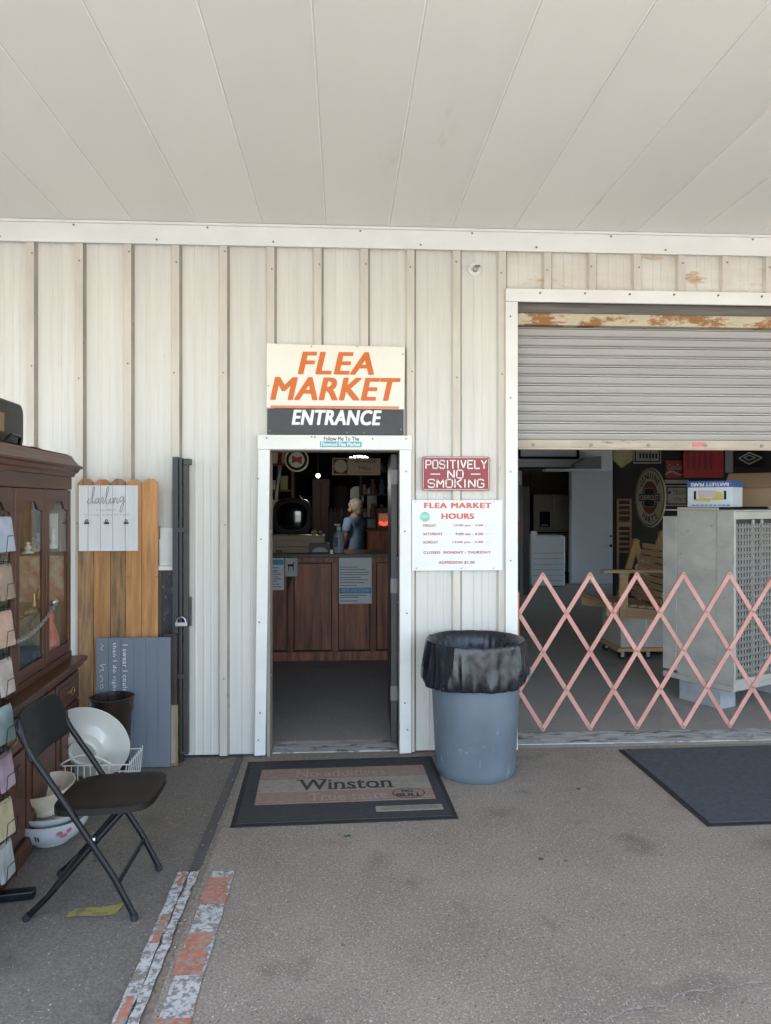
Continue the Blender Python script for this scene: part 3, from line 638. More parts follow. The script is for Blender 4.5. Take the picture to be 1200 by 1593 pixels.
MB().box(A.x, ny, A.z, B.x, ny+.05, B.z).build('box', m_black, at_); m_lit = mat('lit letters', (.9,.93,1), .5, emit=1.4)
for ch_, p0_, p1_ in (('A', 548, 555.3), ('T', 555, 561), ('M', 561.8, 569.3)): ptext(ch_, p0_, 708.6, p1_, 714.4, ny-.003, m_lit, at_, bold=.03, name='letter')
for p0_, p1_ in ((544, 547.4), (570, 573)): MB().box(X(p0_,ny), ny-.004, Z(550,712.2,ny), X(p1_,ny), ny-.001, Z(550,710.8,ny)).build('dash', m_lit, at_)
MB().tube([(A.x+.1,ny+.03,B.z),(A.x+.1,ny+.03,3.3)], .004).build('hanging_wire', m_dark, at_)
lp = thing('ceiling_lamp', 'small bright bulb hanging behind the counter in the dark market', 'lamp', at(495, 740, 4.5)); c = at(495, 740, 4.5)
MB().ellipsoid(c, (.026,.026,.026), 12, 8).build('bulb', mat('bulb', (1,.97,.9), .5, emit=2.5), lp, smooth=True); MB().tube([(c.x,4.5,c.z+.025),(c.x,4.5,3.3)], .004).build('cord', m_dark, lp)
pl_ = bpy.data.lights.new('lamp_glow', 'POINT'); pl_.energy = 3.6; pl_.color = (1,.93,.82); pl_.shadow_soft_size = .05; plo = bpy.data.objects.new('lamp_glow', pl_); COL.objects.link(plo); plo.location = (c.x, 4.5, c.z-.07); child(plo, lp)

# --- person behind the counter
PYY = 5.2; pe = thing('person', 'person with short grey hair and blue shirt, seen from behind at the counter', 'person', (X(553,PYY), PYY, 0)); px0 = X(553, PYY)
def skin(name, pts, edges, rad, m, root, parent, sub=2):
    me = bpy.data.meshes.new(name); me.from_pydata(pts, edges, []); me.materials.append(m)
    o = bpy.data.objects.new(name, me); COL.objects.link(o); child(o, parent, True)
    sk = o.modifiers.new('skin', 'SKIN'); sk.use_smooth_shade = True
    for i, r in enumerate(rad): me.skin_vertices[0].data[i].radius = r if isinstance(r, tuple) else (r, r)
    me.skin_vertices[0].data[root].use_root = True
    s_ = o.modifiers.new('sub', 'SUBSURF'); s_.levels = sub; s_.render_levels = sub
    return o
m_skin = mat('skin', (.40,.23,.16), .55, .06); m_shirt = mat('blue cotton', (.20,.30,.47), .85, .12, 6, bump=.2, bscale=40); m_pant = mat('dark trousers', (.012,.013,.018), .9)
m_hair = mat('grey blond hair', (.36,.31,.24), .8, .35, 60, stretch=(1,1,.3), bump=.5, bscale=90)
body_p = [(0,0,.95),(0,0,1.18),(0,.01,1.44),(0,.0,1.50),(-.01,-.01,1.54),(-.03,.0,1.61),(-.03,.0,1.66),
  (-.17,0,1.43),(-.20,.04,1.17),(-.19,.16,1.0),(-.19,.24,.96), (.16,0,1.43),(.20,.03,1.17),(.17,.17,1.02),(.15,.25,.99),
  (-.09,0,.9),(-.09,.01,.5),(-.09,-.02,.08),(-.10,.10,.04),(.09,0,.9),(.09,.01,.5),(.09,-.02,.08),(.10,.10,.04)]
body_e = [(0,1),(1,2),(2,3),(3,4),(4,5),(5,6),(2,7),(7,8),(8,9),(9,10),(2,11),(11,12),(12,13),(13,14),(0,15),(15,16),(16,17),(17,18),(0,19),(19,20),(20,21),(21,22)]
body_r = [(.14,.10),(.13,.09),(.13,.085),.06,.055,.085,.07,.055,.042,.032,.035,.055,.042,.032,.035,.085,.06,.042,.04,.085,.06,.042,.04]
skin('body', body_p, body_e, body_r, m_skin, 0, pe)
skin('shirt', [(0,0,.94),(0,0,1.16),(0,.01,1.43),(-.0,0,1.50),(-.17,0,1.43),(-.192,.025,1.26),(.165,0,1.43),(.188,.02,1.26)], [(0,1),(1,2),(2,3),(2,4),(4,5),(2,6),(6,7)], [(.165,.125),(.155,.115),(.15,.10),.07,.072,.068,.072,.068], m_shirt, 0, pe)
skin('trousers', [(0,0,.96),(0,0,.86),(-.09,0,.84),(-.09,.01,.5),(-.09,-.02,.1),(.09,0,.84),(.09,.01,.5),(.09,-.02,.1)], [(0,1),(1,2),(2,3),(3,4),(1,5),(5,6),(6,7)], [(.155,.115),(.155,.12),.1,.078,.065,.1,.078,.065], m_pant, 0, pe)
mb = MB(); r = random.Random(5)
mb.ellipsoid((-.015,-.02,1.645), (.098,.108,.105), 20, 12); mb.ellipsoid((.01,-.06,1.58), (.08,.06,.07), 14, 8)
mb.v = [v + Vector((r.uniform(-.006,.006), r.uniform(-.006,.006), r.uniform(-.006,.006))) for v in mb.v]
mb.build('hair', m_hair, pe, smooth=True, local=True)
mb = MB().ellipsoid((-.03,.085,1.585), (.014,.025,.02), 10, 6); mb.build('nose', m_skin, pe, smooth=True, local=True)
MB().ellipsoid((-.115,.01,1.59), (.012,.025,.035), 10, 6).build('ear', m_skin, pe, smooth=True, local=True)
pe.rotation_euler = (0, 0, radians(55))

# --- dim market interior: shelves, mirrors, heater, banner
def shelf_unit(label, x0, x1, y, zs, m, seed, grp):
    t = thing('shelf_unit', label, 'shelf', ((x0+x1)/2, y, 0))
    for xx in (x0, x1-.04): MB().box(xx, y, 0, xx+.04, y+.35, zs[-1]+.3).build('upright', m, t)
    for z in zs: MB().box(x0+.04, y+.01, z, x1-.04, y+.34, z+.03).build('shelf_board', m, t)
    return t
wd_ = thing('wardrobe', 'tall dark maroon wardrobe behind the television', 'wardrobe', (X(500,7.2), 7.2, 0)); A, B = at(486, 900, 7.2), at(513, 745, 7.2)
m_mar = wood('maroon stain', (.10,.035,.03), (.05,.018,.016), .5); MB().box(A.x, 7.2, .0, B.x, 7.7, B.z).build('carcass', m_mar, wd_, bevel=.004)
for a, b in ((A.x+.01, (A.x+B.x)/2-.003), ((A.x+B.x)/2+.003, B.x-.01)): MB().box(a, 7.18, .1, b, 7.199, B.z-.06).build('door', m_mar, wd_, bevel=.004)
gr = thing('garment_rail', 'rail of dark garments behind the person', 'garment rail', (X(530,6.4), 6.4, 0)); gx0_, gx1_ = X(512,6.4), X(546,6.4)
MB().tube([(gx0_,6.4,0),(gx0_,6.4,1.62),(gx1_,6.4,1.62),(gx1_,6.4,0)], .012).build('rail', m_black, gr)
for i in range(6):
    cxx = gx0_+.04+i*(gx1_-gx0_-.08)/5; gm = mat('garment %d' % i, [(.03,.03,.04),(.06,.03,.03),(.02,.03,.03),(.08,.07,.06),(.03,.02,.03),(.04,.04,.05)][i], .9)
    MB().prism([(cxx-.05,.75),(cxx+.05,.75),(cxx+.045,1.45),(cxx+.01,1.6),(cxx-.01,1.6),(cxx-.045,1.45)], 6.2+.03*(i%2), 6.6).build('garment', gm, gr, bevel=.02)
m_sh = mat('dim brown shelf', (.10,.055,.035), .7)
shelf_unit('dark wooden shelves behind the television', -1.75, -.75, 6.3, (.4,.9,1.4,1.85,2.25), m_sh, 1, '')
goods = [mat('goods %d' % i, c, .6) for i, c in enumerate([(.45,.40,.32),(.28,.10,.08),(.10,.15,.22),(.5,.46,.4),(.24,.22,.13)])]
lv = {.93: 'second-lowest', 1.43: 'middle', 1.88: 'upper', 2.28: 'top'}
r = random.Random(11)
for z, nm in lv.items():
    for k, (cn, wd) in enumerate((('pale', .16), ('maroon', .12), ('navy', .10), ('cream', .14), ('olive', .11))):
        x = -1.66 + k*.175; h = r.uniform(.14, .30); m = goods[(0,1,2,3,4)[k]]
        if r.random() < .5: mb = MB().lathe([(0,0),(wd*.4,0),(wd*.42,h*.6),(wd*.2,h*.75),(wd*.18,h),(0,h)], 14, (x+wd/2, 6.46, z+.001)); nme, c_ = 'vase', 'vase'
        else: mb = MB().box(x, 6.36, z+.001, x+wd, 6.56, z+h); nme, c_ = 'carton', 'carton'
        mb.build(nme, m, label='%s %s on the %s shelf behind the television' % (cn, nme, nm), cat=c_, smooth=nme == 'vase')
shelf_unit('dark shelves at the right of the market behind the fireplace heater', .28, 1.0, 7.4, (.4,.9,1.4,1.8,2.2), m_sh, 2, '')
r = random.Random(21)
for z, nm in ((1.43,'middle'), (1.83,'upper'), (2.23,'top')):
    for k, cn in enumerate(('pale', 'maroon', 'navy', 'cream')):
        x = .36 + k*.15; h = r.uniform(.12,.28); MB().lathe([(0,0),(.05,0),(.055,h*.55),(.03,h*.75),(.035,h),(0,h)], 12, (x,7.55,z+.001)).build('jar', goods[k], smooth=True, label='%s jar on the %s shelf behind the fireplace heater' % (cn, nm), cat='jar')
mby = 9.6
for k, (pa, pb, lab) in enumerate(((514, 542, 'pale curtain-like panel hanging at the back of the market'), (543.5, 567, 'arched mirror directly behind the person in the blue shirt'), (570, 588, 'narrow arched mirror to the right of the person'))):
    x0_, x1_ = X(pa, mby), X(pb, mby); z0_, z1_ = .9, Z(550, 755, mby); t = thing('arched_mirror' if k else 'pale_panel', lab, 'mirror' if k else 'panel', ((x0_+x1_)/2, mby, z0_))
    cxm, rm = (x0_+x1_)/2, (x1_-x0_)/2
    arch = [(x0_, z0_), (x1_, z0_)] + [(cxm+rm*cos(a), z1_-.12+.12*sin(a)) for a in [pi*i/10 for i in range(11)]]
    MB().prism(arch, mby, mby+.04).build('pane', mat('silvered glass', (.30,.34,.34), .3, metal=.5) if k else mat('pale cloth', (.14,.14,.13), .9, .4, 14, stretch=(6,1,.4)), t)
    mb = MB(); mb.ribbon(arch + arch[:1], .035, mby-.02, mby-.001); mb.build('frame', m_dark if k else m_sh, t)
hy_ = 6.6; ht = thing('electric_fireplace', 'glowing orange electric fireplace heater on a stand right of the person', 'heater', (X(598, hy_), hy_, .0)); A, B = at(586.5, 823, hy_), at(611, 790, hy_)
MB().box(A.x, hy_, A.z, B.x, hy_+.3, B.z).build('case', mat('dark red case', (.06,.02,.015), .5), ht, bevel=.005)
MB().box(A.x+.03, hy_-.003, A.z+.05, B.x-.03, hy_-.001, B.z-.09).build('window', mat('amber glow', (.55,.20,.10), .5, c2=(.25,.07,.04), scale=14, emit=.05), ht)
mb = MB(); r = random.Random(2)
for i in range(7): mb.ellipsoid((A.x+.05+i*(B.x-A.x-.1)/6, hy_-.02, A.z+.07+r.uniform(0,.03)), (.022,.015,.025), 8, 6)
mb.build('embers', mat('red embers', (.9,.10,.06), .5, emit=.22), ht, smooth=True)
MB().box(A.x-.15, hy_-.08, .0, B.x+.3, hy_+.4, A.z-.03).build('stand', m_ctr, ht); MB().box(A.x-.18, hy_-.1, A.z-.03, B.x+.33, hy_+.42, A.z).build('stand_top', m_sh, ht)
fy = 1.9; p0, p1 = at(437, 690, fy), at(428, 778, fy)
mb = MB(); mb.tube([(p0.x,fy,p0.z+.1),(p1.x,fy,p1.z)], .008); fl = thing('flag', 'red and white flag on a pole just inside the doorway', 'flag', (p1.x, fy, p1.z)); mb.build('pole', m_sh, fl)
def cloth(x0, x1, z0, z1, y, dx, m, nm, parent, n=10, amp=.012):
    mb = MB(); vs = []
    for j in range(n+1):
        t_ = j/n; z = z1+(z0-z1)*t_
        for i in range(5): vs.append((x0+dx*t_+(x1-x0)*i/4*(1-.25*t_), y+amp*sin(i*1.7+j*.6), z))
    mb.add(vs, [(j*5+i, j*5+i+1, (j+1)*5+i+1, (j+1)*5+i) for j in range(n) for i in range(4)]); o = mb.build(nm, m, parent, smooth=True)
    o.modifiers.new('t','SOLIDIFY').thickness = .003; return o
cloth(X(433.5,fy), X(440,fy), Z(437,725,fy), Z(437,696,fy)+.05, fy-.02, -.0, mat('flag red', (.40,.02,.03), .8), 'red_field', fl); cloth(X(433,fy), X(438.5,fy), Z(437,778,fy), Z(437,725,fy), fy-.02, -.03, mat('flag white', (.5,.48,.44), .8), 'white_field', fl)

# ------------------------------------------------------------ trash can and liner
TX, TY = .835, -.352
tc_ = thing('trash_can', 'round grey plastic trash can standing between the doorway and roller opening', 'trash can', (TX, TY, 0))
m_can = mat('scuffed grey plastic', (.125,.152,.178), .5, .14, 4, c2=(.092,.115,.138), spot=(.25,.28,.30), spot_amt=.34, spot_scale=11, stretch=(1,1,.6))
MB().lathe([(0,.03),(.22,.03),(.236,.0),(.246,.012),(.252,.05),(.283,.70),(.288,.705),(.296,.71),(.296,.80),(.305,.805),(.305,.825),(.29,.825),(.275,.70),(.235,.06),(0,.06)], 56, (TX,TY,0)).build('body', m_can, tc_, smooth=True)
for a in (2, 172):
    d = Vector((cos(radians(a)), sin(radians(a)))); 
    mb = MB(); mb.M = Matrix.Translation((TX,TY,0)) @ Matrix.Rotation(radians(a), 4, 'Z'); mb.box(.27,-.06,.59,.343,.06,.66); mb.box(.27,-.06,.66,.325,-.045,.70); mb.box(.27,.045,.66,.325,.06,.70); mb.build('handle', m_can, tc_, bevel=.006)
m_bag = mat('black bin liner', (.010,.012,.018), .28, .2, 6, spec=.5, bump=.35, bscale=24, stretch=(1.2,1.2,.5), rot=(0,.6,0))
mb = MB(); n = 192; prof = [(.18,.30),(.238,.55),(.252,.78),(.295,.834),(.308,.838),(.315,.825),(.318,.79),(.322,.74),(.327,.69),(.330,.64),(.327,.60),(.316,.585),(.303,.60)]
vs = []; r = random.Random(9)
ph = [r.uniform(0, 6.28) for _ in range(9)]
for j, (rr_, z) in enumerate(prof):
    for k in range(n):
        th = 2*pi*k/n; t_ = max(0, (.83 - z) / .27) if j >= 4 else .55*(.83-z)/.3
        wv = sum(sin(f*th + ph[i] + 3.5*z*(i % 3 - 1)*4) * am for i, (f, am) in enumerate(((5,.006),(9,.005),(14,.004),(23,.004),(31,.003),(41,.0025))))
        md = .5 + .5*sin(2*th + 1.3)
        wv += .0075*(1-abs(sin(6.5*th + 17*z + ph[6])))**2*md*1.2 + .006*(1-abs(sin(11*th - 26*z + ph[7])))**2*(1-md) + .004*(1-abs(sin(17*th + 30*z + ph[8])))**2
        if j >= 5: wv += .014*max(0, -cos(th))*min(1, t_)
        sag = (-.045*cos(th+2.1) + .012*sin(3*th+1))*t_ if j >= 4 else 0
        sq = .93 if sin(th) > 0 else 1
        vs.append((TX+(rr_+wv*(.25+.9*min(1,t_)))*cos(th), TY+(rr_+wv*(.25+.9*min(1,t_)))*sin(th)*(1-.05*max(0,sin(th))), z + sag*.8))
mb.add(vs, [(i*n+k, i*n+(k+1) % n, (i+1)*n+(k+1) % n, (i+1)*n+k) for i in range(len(prof)-1) for k in range(n)])
bag = mb.build('bin_liner', m_bag, smooth=True, label='crumpled black plastic liner folded over the rim of the trash can', cat='bin liner')
sb_ = bag.modifiers.new('s', 'SUBSURF'); sb_.levels = 2; sb_.render_levels = 2
tx = bpy.data.textures.new('crumple', 'CLOUDS'); tx.noise_scale = .09; tx.noise_depth = 3
dm = bag.modifiers.new('d', 'DISPLACE'); dm.texture = tx; dm.strength = .007; dm.mid_level = .5

# ------------------------------------------------------------ mats
mt = thing('doormat', 'black doormat printed with Winston in pink and beige bands', 'doormat', (0, -.6, 0), radians(1.8))
m_mat = mat('black rubber-backed carpet', (.034,.034,.036), .9, .3, 40, spot=(.12,.115,.105), spot_amt=.30, spot_scale=26, bump=.4, bscale=200)
m_band1 = mat('faded pink carpet', (.255,.175,.145), .95, .2, 30, spot=(.17,.135,.115), spot_amt=.3, bump=.3, bscale=200)
m_band2 = mat('faded beige carpet', (.27,.24,.195), .95, .2, 30, spot=(.20,.175,.145), spot_amt=.25, bump=.3, bscale=200)
def sheet(nm, x0, y0, x1, y1, z, m, parent, th=.003, bev=0): return MB().box(x0, y0, z-th, x1, y1, z).build(nm, m, parent, local=True, bevel=bev)
sheet('rubber_base', -.602, -.47, .602, .485, .005, m_rubber, mt, .004); sheet('pile', -.575, -.44, .575, .455, .010, m_mat, mt, .006, .002)
xa0, xa1, yb, ytp = -.50, .52, -.215, .315
h3 = (ytp-yb)/3
sheet('printed_band', xa0, yb, xa1, yb+h3*.9, .0125, m_band1, mt); sheet('printed_band', xa0, yb+h3*.9, xa1, yb+h3*2.0, .0125, m_band2, mt); sheet('printed_band', xa0, yb+h3*2.0, xa1, ytp, .0125, m_band1, mt)
def flat_text(s, x0, y0, x1, y1, z, m, parent, **k):
    me = text_mesh(s, k.get('shear',0), k.get('bold',0), k.get('spacing',1)); P = [v.co.copy() for v in me.vertices]
    ax, bx_ = min(p.x for p in P), max(p.x for p in P); ay_, by_ = min(p.y for p in P), max(p.y for p in P)
    for v, p in zip(me.vertices, P): v.co = (x0+(p.x-ax)/(bx_-ax)*(x1-x0), y0+(p.y-ay_)/(by_-ay_)*(y1-y0), z+p.z*.5)
    me.materials.clear(); me.materials.append(m); o = bpy.data.objects.new('lettering', me); COL.objects.link(o); child(o, parent, True); return o
m_mprint = mat('black carpet print', (.03,.03,.032), .95); m_ghost = mat('pale ghost print', (.315,.235,.20), .95, .2, 40)
flat_text('Winston', -.26, yb+h3*1.0, .29, yb+h3*1.92, .0135, m_mprint, mt, bold=.008)
mb = MB()
for xx, yy_, wd in ((-.235,1.0,.0),):
    pass
for xx, top in ((-.258,1.86),(-.13,1.86),(-.075,1.02),(.0,1.02),(.055,1.02),(.275,1.02),(.215,1.02)): mb.box(xx-.018, yb+h3*top, .0128, xx+.026, yb+h3*top+.012, .0136)
mb.build('serifs', m_mprint, mt, local=True)
flat_text('No additives', -.28, yb+h3*2.15, .27, yb+h3*2.8, .0135, m_ghost, mt, bold=.01); flat_text('True taste', -.20, yb+h3*.12, .25, yb+h3*.72, .0135, m_ghost, mt, bold=.01)
flat_text('NO', .335, yb+h3*.55, .405, yb+h3*.78, .0136, m_mprint, mt, bold=.03); flat_text('BULL', .30, yb+h3*.2, .45, yb+h3*.48, .0136, m_mprint, mt, bold=.03)
mb = MB(); el = [(.375+.095*cos(a), yb+h3*.5+.075*sin(a)) for a in [2*pi*i/40 for i in range(41)]]
for (a, b), (c_, d) in zip(el, el[1:]): mb.add([(a,b,.0136),(c_,d,.0136),(.375+(c_-.375)*.93, yb+h3*.5+(d-yb-h3*.5)*.92,.0136),(.375+(a-.375)*.93, yb+h3*.5+(b-yb-h3*.5)*.92,.0136)], [(0,1,2,3)])
mb.build('oval_outline', m_mprint, mt, local=True)
sheet('printed_band', .17, -.36, .54, -.295, .0125, m_band2, mt); mb = MB()
for yy_ in (-.345, -.33, -.315): mb.box(.20, yy_, .0126, .51, yy_+.005, .0135)
mb.build('small_print', mat('grey print', (.11,.10,.09), .9), mt, local=True)
m2 = thing('floor_mat', 'dark grey ribbed rubber mat in front of the roller opening', 'mat', (1.9, -1.22, 0), radians(1.2))
m_mat2 = mat('dark grey ribbed carpet', (.062,.064,.069), .9, .3, 30, spot=(.15,.15,.155), spot_amt=.22, spot_scale=60, bump=.6, bscale=150)
sheet('rubber_border', 0, -.0, 1.85, 1.18, .006, m_rubber, m2, .005, .002)
mb = MB()
for i in range(0, 60):
    y_ = .03 + i*.0188; mb.box(.03, y_, .005, 1.82, y_+.0125, .0125)
mb.build('ribbed_pile', m_mat2, m2, local=True, kind='stuff')

# ------------------------------------------------------------ scissor gate
gt = thing('scissor_gate', 'salmon pink folding scissor gate stretched across the roller opening', 'gate', (RL, .08, .12))
m_pink = mat('salmon gate paint', (.50,.255,.215), .45, .12, 5, c2=(.42,.185,.15), spot=(.38,.14,.09), spot_amt=.22, spot_scale=14, orand=.06); m_pink2 = mat('orange primer', (.50,.17,.10), .5, .15, 6)
GP = .3335; gx0 = 1.383; gz0, gz1 = .122, 1.190; gh = (gz1-gz0)/4; GY = .062
def bar(xa, za, xb, zb, y):
    d = Vector((xb-xa, 0, zb-za)); L = d.length; mb = MB(); hw = .0145
    mb.box(-.012, -.0035, -hw, L+.012, -.0005, hw); mb.box(-.012, -.0005, -hw, L+.012, .006, -hw+.0025); mb.box(-.012, -.0005, hw-.0025, L+.012, .006, hw)
    o = mb.build('lattice_bar', m_pink, gt, bevel=.0008)
    o.parent = gt; o.matrix_parent_inverse = Matrix.Identity(4); o.location = Vector((xa, y, za)) - Vector(gt.location); o.rotation_euler = (0, -math.atan2(zb-za, xb-xa), 0)
    return o
NB = 10; xl = gx0 - GP/2; bars = {}
for i in range(-2, NB):
    for sgn in (1, -1):
        zs = [(gx0+i*GP, gz1), (gx0+i*GP+2*GP, gz0)] if sgn > 0 else [(gx0+i*GP, gz0), (gx0+i*GP+2*GP, gz1)]
        (xa, za), (xb, zb) = zs
        lo, hi = xl, gx0 + (NB-1)*GP + GP/2
        if xb <= lo + .01 or xa >= hi - .01: continue
        f = lambda x: za + (zb-za)*(x-xa)/(xb-xa)
        full = xa >= lo and xb <= hi
        if xa < lo: za_, xa_ = f(lo), lo
        else: za_, xa_ = za, xa
        if xb > hi: zb_, xb_ = f(hi), hi
        else: zb_, xb_ = zb, xb
        y = GY if sgn < 0 else GY + .011
        if full and sgn in bars:
            o = dup(bars[sgn][0], gt); o.location.x += (i - bars[sgn][1]) * GP
        else:
            o = bar(xa_, za_, xb_, zb_, y)
            if full: bars[sgn] = (o, i)
rv = None; k = 0
for j in range(5):
    for i in range(NB*2):
        x = xl + i*GP/2
        if (i + j) % 2 == 0: continue
        if rv is None:
            rv = MB().disc(0, 0, .0075, -.009, .016, 10).build('rivet', m_screw, gt, local=True); rv.location = Vector((x, GY, gz0+j*gh)) - Vector(gt.location)
        else: o = dup(rv, gt); o.location = Vector((x, GY, gz0+j*gh)) - Vector(gt.location)
MB().box(RL+.002, .03, Z(806,1002,.05), RL+.03, .058, Z(806,920,.05)).build('end_post', m_pink2, gt, bevel=.002)
MB().box(RL+.004, .05, gz0+gh-.03, RL+.028, .09, gz0+gh+.03).build('lower_bracket', m_pink2, gt, bevel=.002)

# ------------------------------------------------------------ evaporative cooler cabinet in the garage
m_grey = mat('chipped grey paint', (.44,.42,.375), .7, .12, 3, c2=(.35,.33,.295), spot=(.12,.11,.095), spot_amt=.30, spot_scale=9, stretch=(1,1,2))
CO = Vector((3.109, .742, .22)); ca = radians(27)
co = thing('metal_cabinet', 'large chipped grey cabinet with expanded metal side raised on blocks', 'cabinet', CO, ca)
Lx, Ly, Hh = 1.25, .67, Z(1090, 793, 1.0) - .22     # local x runs along the mesh side, local y along the panel side
mb = MB().box(.05, .05, .04, Lx-.05, Ly-.05, Hh-.05); mb.build('inner_shell', mat('dark shell', (.05,.048,.045), .8), co, local=True)
MB().box(0, .0, 0, .03, .14, Hh-.01).build('corner_post', m_grey, co, local=True, bevel=.003); MB().box(.0, .53, .02, .03, Ly, Hh-.06).build('side_board', m_grey, co, local=True, bevel=.003)
MB().box(.008, .143, -.01, .032, .527, Hh+.02).build('side_board', m_grey, co, local=True, bevel=.003)
MB().box(.0, .0, Hh-.009, Lx, Ly, Hh+.0).build('top_sheet', m_grey, co, local=True, bevel=.002); MB().box(.0, 0, -.05, Lx, Ly, -.001).build('bottom_frame', m_grey, co, local=True, bevel=.004)
MB().box(.031, -.004, Hh-.075, Lx, .03, Hh-.012).build('top_rail', m_grey, co, local=True, bevel=.003); MB().box(.031, -.004, 0, Lx, .03, .045).build('bottom_rail', m_grey, co, local=True, bevel=.003)
MB().box(.0, -.012, -.02, .03, -.001, Hh-.002).build('corner_angle', m_grey, co, local=True, bevel=.002)
mb = MB(); pw, phh = .038, .052; nx = int((Lx-.06)/pw); nz_ = int((Hh-.13)/phh); sw = .0027
for i in range(nx+1):
    for sg in (1, -1):
        vs = []
        for j in range(nz_*2+1):
            off = pw/4*sg*(1 if j % 2 else -1); xx = .045+i*pw+off + (pw/2 if sg < 0 else 0); zz = .05+j*phh/2
            vs += [(xx-sw, .014+.004*sg, zz), (xx+sw, .006+.004*sg, zz)]
        mb.add(vs, [(2*j,2*j+1,2*j+3,2*j+2) for j in range(nz_*2)])
mb.build('expanded_metal', mat('dull grey mesh', (.34,.33,.30), .6, .2, 20), co, local=True, kind='stuff')
for xx in (.30, .42, .70): MB().box(xx, .02, .05, xx+.02, .034, Hh-.08).build('inner_slat', m_grey, co, local=True)
m_blk = mat('painted concrete block', (.34,.36,.38), .85, .2, 8, bump=.3, bscale=60)
for k, (lx, ly, lab) in enumerate(((.02, .12, 'pale concrete block under the near end of the grey cabinet'), (.85, .12, 'concrete block under the right end of the grey cabinet'))):
    o = MB().box(0, 0, -.22, .2, .40, -.052).build('concrete_block', m_blk, bevel=.008, label=lab, cat='concrete block', group='blocks under the grey cabinet'); o.rotation_euler = (0,0,ca)
    o.location = Matrix.Translation(CO) @ Matrix.Rotation(ca, 4, 'Z') @ Vector((lx, ly, 0))
CM = Matrix.Translation(CO) @ Matrix.Rotation(ca, 4, 'Z'); ctop = CO.z + Hh + .021
m_card = mat('cardboard', (.30,.20,.125), .8, .08, 3); m_boxw = mat('white carton print', (.62,.66,.70), .5, .05); m_boxb = mat('blue carton print', (.035,.12,.36), .5, .1); m_boxy = mat('yellow pear print', (.60,.47,.10), .5, .15)
pb = thing('pear_carton', 'white and blue fruit carton lying upside down on the grey cabinet, reading BARTLETT PEARS', 'carton', (X(1070, 1.36), 1.36, ctop), radians(-45)); wp = .37; hp = .225
MB().box(0, 0, .001, wp, .30, hp).build('carton', m_boxw, pb, local=True, bevel=.003); MB().box(-.002, -.003, hp*.76, wp+.002, .302, hp*1.003).build('blue_band', m_boxb, pb, local=True)
wpx = wp*.72
text('BARTLETT PEARS', .03, hp*.80, wpx+.08, hp*.93, -.0045, m_white, pb, bold=.02, rot=2, local=True)
MB().prism([(.05,.055),(.19,.045),(.21,.075),(.11,.085)], -.003, -.0005).build('pear_print', m_boxy, pb, local=True); MB().prism([(.21,.06),(.30,.06),(.29,.13),(.22,.14)], -.003, -.0005).build('pear_print', m_boxy, pb, local=True)
MB().box(.09,-.0032,.085,.24,-.0006,.145).build('label', mat('pinkish label', (.55,.45,.48), .6), pb, local=True)
for xx in (.055, .305): MB().box(xx, -.0035, .065, xx+.02, -.0004, .14).build('hand_hole', m_dark, pb, local=True)
mb = MB()
for i in range(9): mb.box(.04+i*.036, -.0032, .012, .066+i*.036, -.0005, .02)
mb.build('small_print', m_boxb, pb, local=True)
text('PEARS', wp+.0, .02, wp+.0, .1, 0, m_boxb, pb, local=True) if False else None
bb = thing('cardboard_box', 'open brown cardboard box behind the fruit carton on the grey cabinet', 'box', (X(1134,1.72), 1.72, ctop), radians(-38)); wb, hbx = .42, .31
MB().box(0,0,.001,wb,.008,hbx).box(0,.34,.001,wb,.348,hbx).box(0,.008,.001,.008,.34,hbx).box(wb-.008,.008,.001,wb,.34,hbx).box(.008,.008,.001,wb-.008,.34,.008).build('box_walls', m_card, bb, local=True)
MB().add([(0,0,hbx),(wb,0,hbx),(wb+.02,-.10,hbx-.13),(-.02,-.10,hbx-.13)], [(0,1,2,3)]).build('flap', m_card, bb, local=True).modifiers.new('t','SOLIDIFY').thickness = .005
MB().add([(wb,0,hbx),(wb,.348,hbx),(wb+.10,.34,hbx-.10),(wb+.10,.0,hbx-.10)], [(0,1,2,3)]).build('flap', m_card, bb, local=True).modifiers.new('t','SOLIDIFY').thickness = .005

# ------------------------------------------------------------ bench on a wheeled chest
BY = 2.75
ch = thing('wheeled_chest', 'low white chest on casters beneath the pine bench', 'chest', gp(1000, 1025)); xc0, xc1 = X(966, BY), X(966, BY)+.85
m_chest = mat('off-white melamine', (.55,.51,.45), .5, .1)
ca2 = thing
MB().box(xc0, BY, .13, xc1, BY+.55, .50).build('chest_body', m_chest, ch, bevel=.004); MB().box(xc0+.27, BY-.006, .14, xc0+.285, BY-.0005, .49).build('corner_strip', m_white, ch)
MB().box(xc0-.04, BY-.03, .09, xc1+.02, BY+.58, .128).build('dolly_deck', m_bench, ch, bevel=.004)
for xx, yy_ in ((xc0+.02,BY+.02),(xc0+.3,BY+.02),(xc1-.06,BY+.02),(xc0+.02,BY+.5),(xc1-.06,BY+.5)):
    c = MB(); c.M = Matrix.Translation((xx, yy_, .042)) @ Matrix.Rotation(radians(25),4,'Z'); c.disc(0,0,.04,-.012,.012,20); wl = c.build('caster', m_rubber, ch); MB().box(xx-.02,yy_-.02,.03,xx+.02,yy_+.02,.089).build('caster_fork', m_steel, wl)
bn = thing('garden_bench', 'raw pine slatted garden bench sitting on the wheeled chest', 'bench', (xc0, BY, .505))
m_bny = wood('raw pine slat lengthwise', (.55,.36,.21), (.42,.26,.14), .6, 'y', 5)
yb0, yb1 = BY-.24, BY+.55; sx0 = X(942, yb0); zseat = .60
for i in range(7):                                  # the bench faces left; its slats run away from the viewer
    x_ = sx0 + i*.088; z_ = zseat + .035 - i*.011; MB().box(x_, yb0, z_, x_+.075, yb1, z_+.022).build('seat_slat', m_bny, bn, bevel=.003)
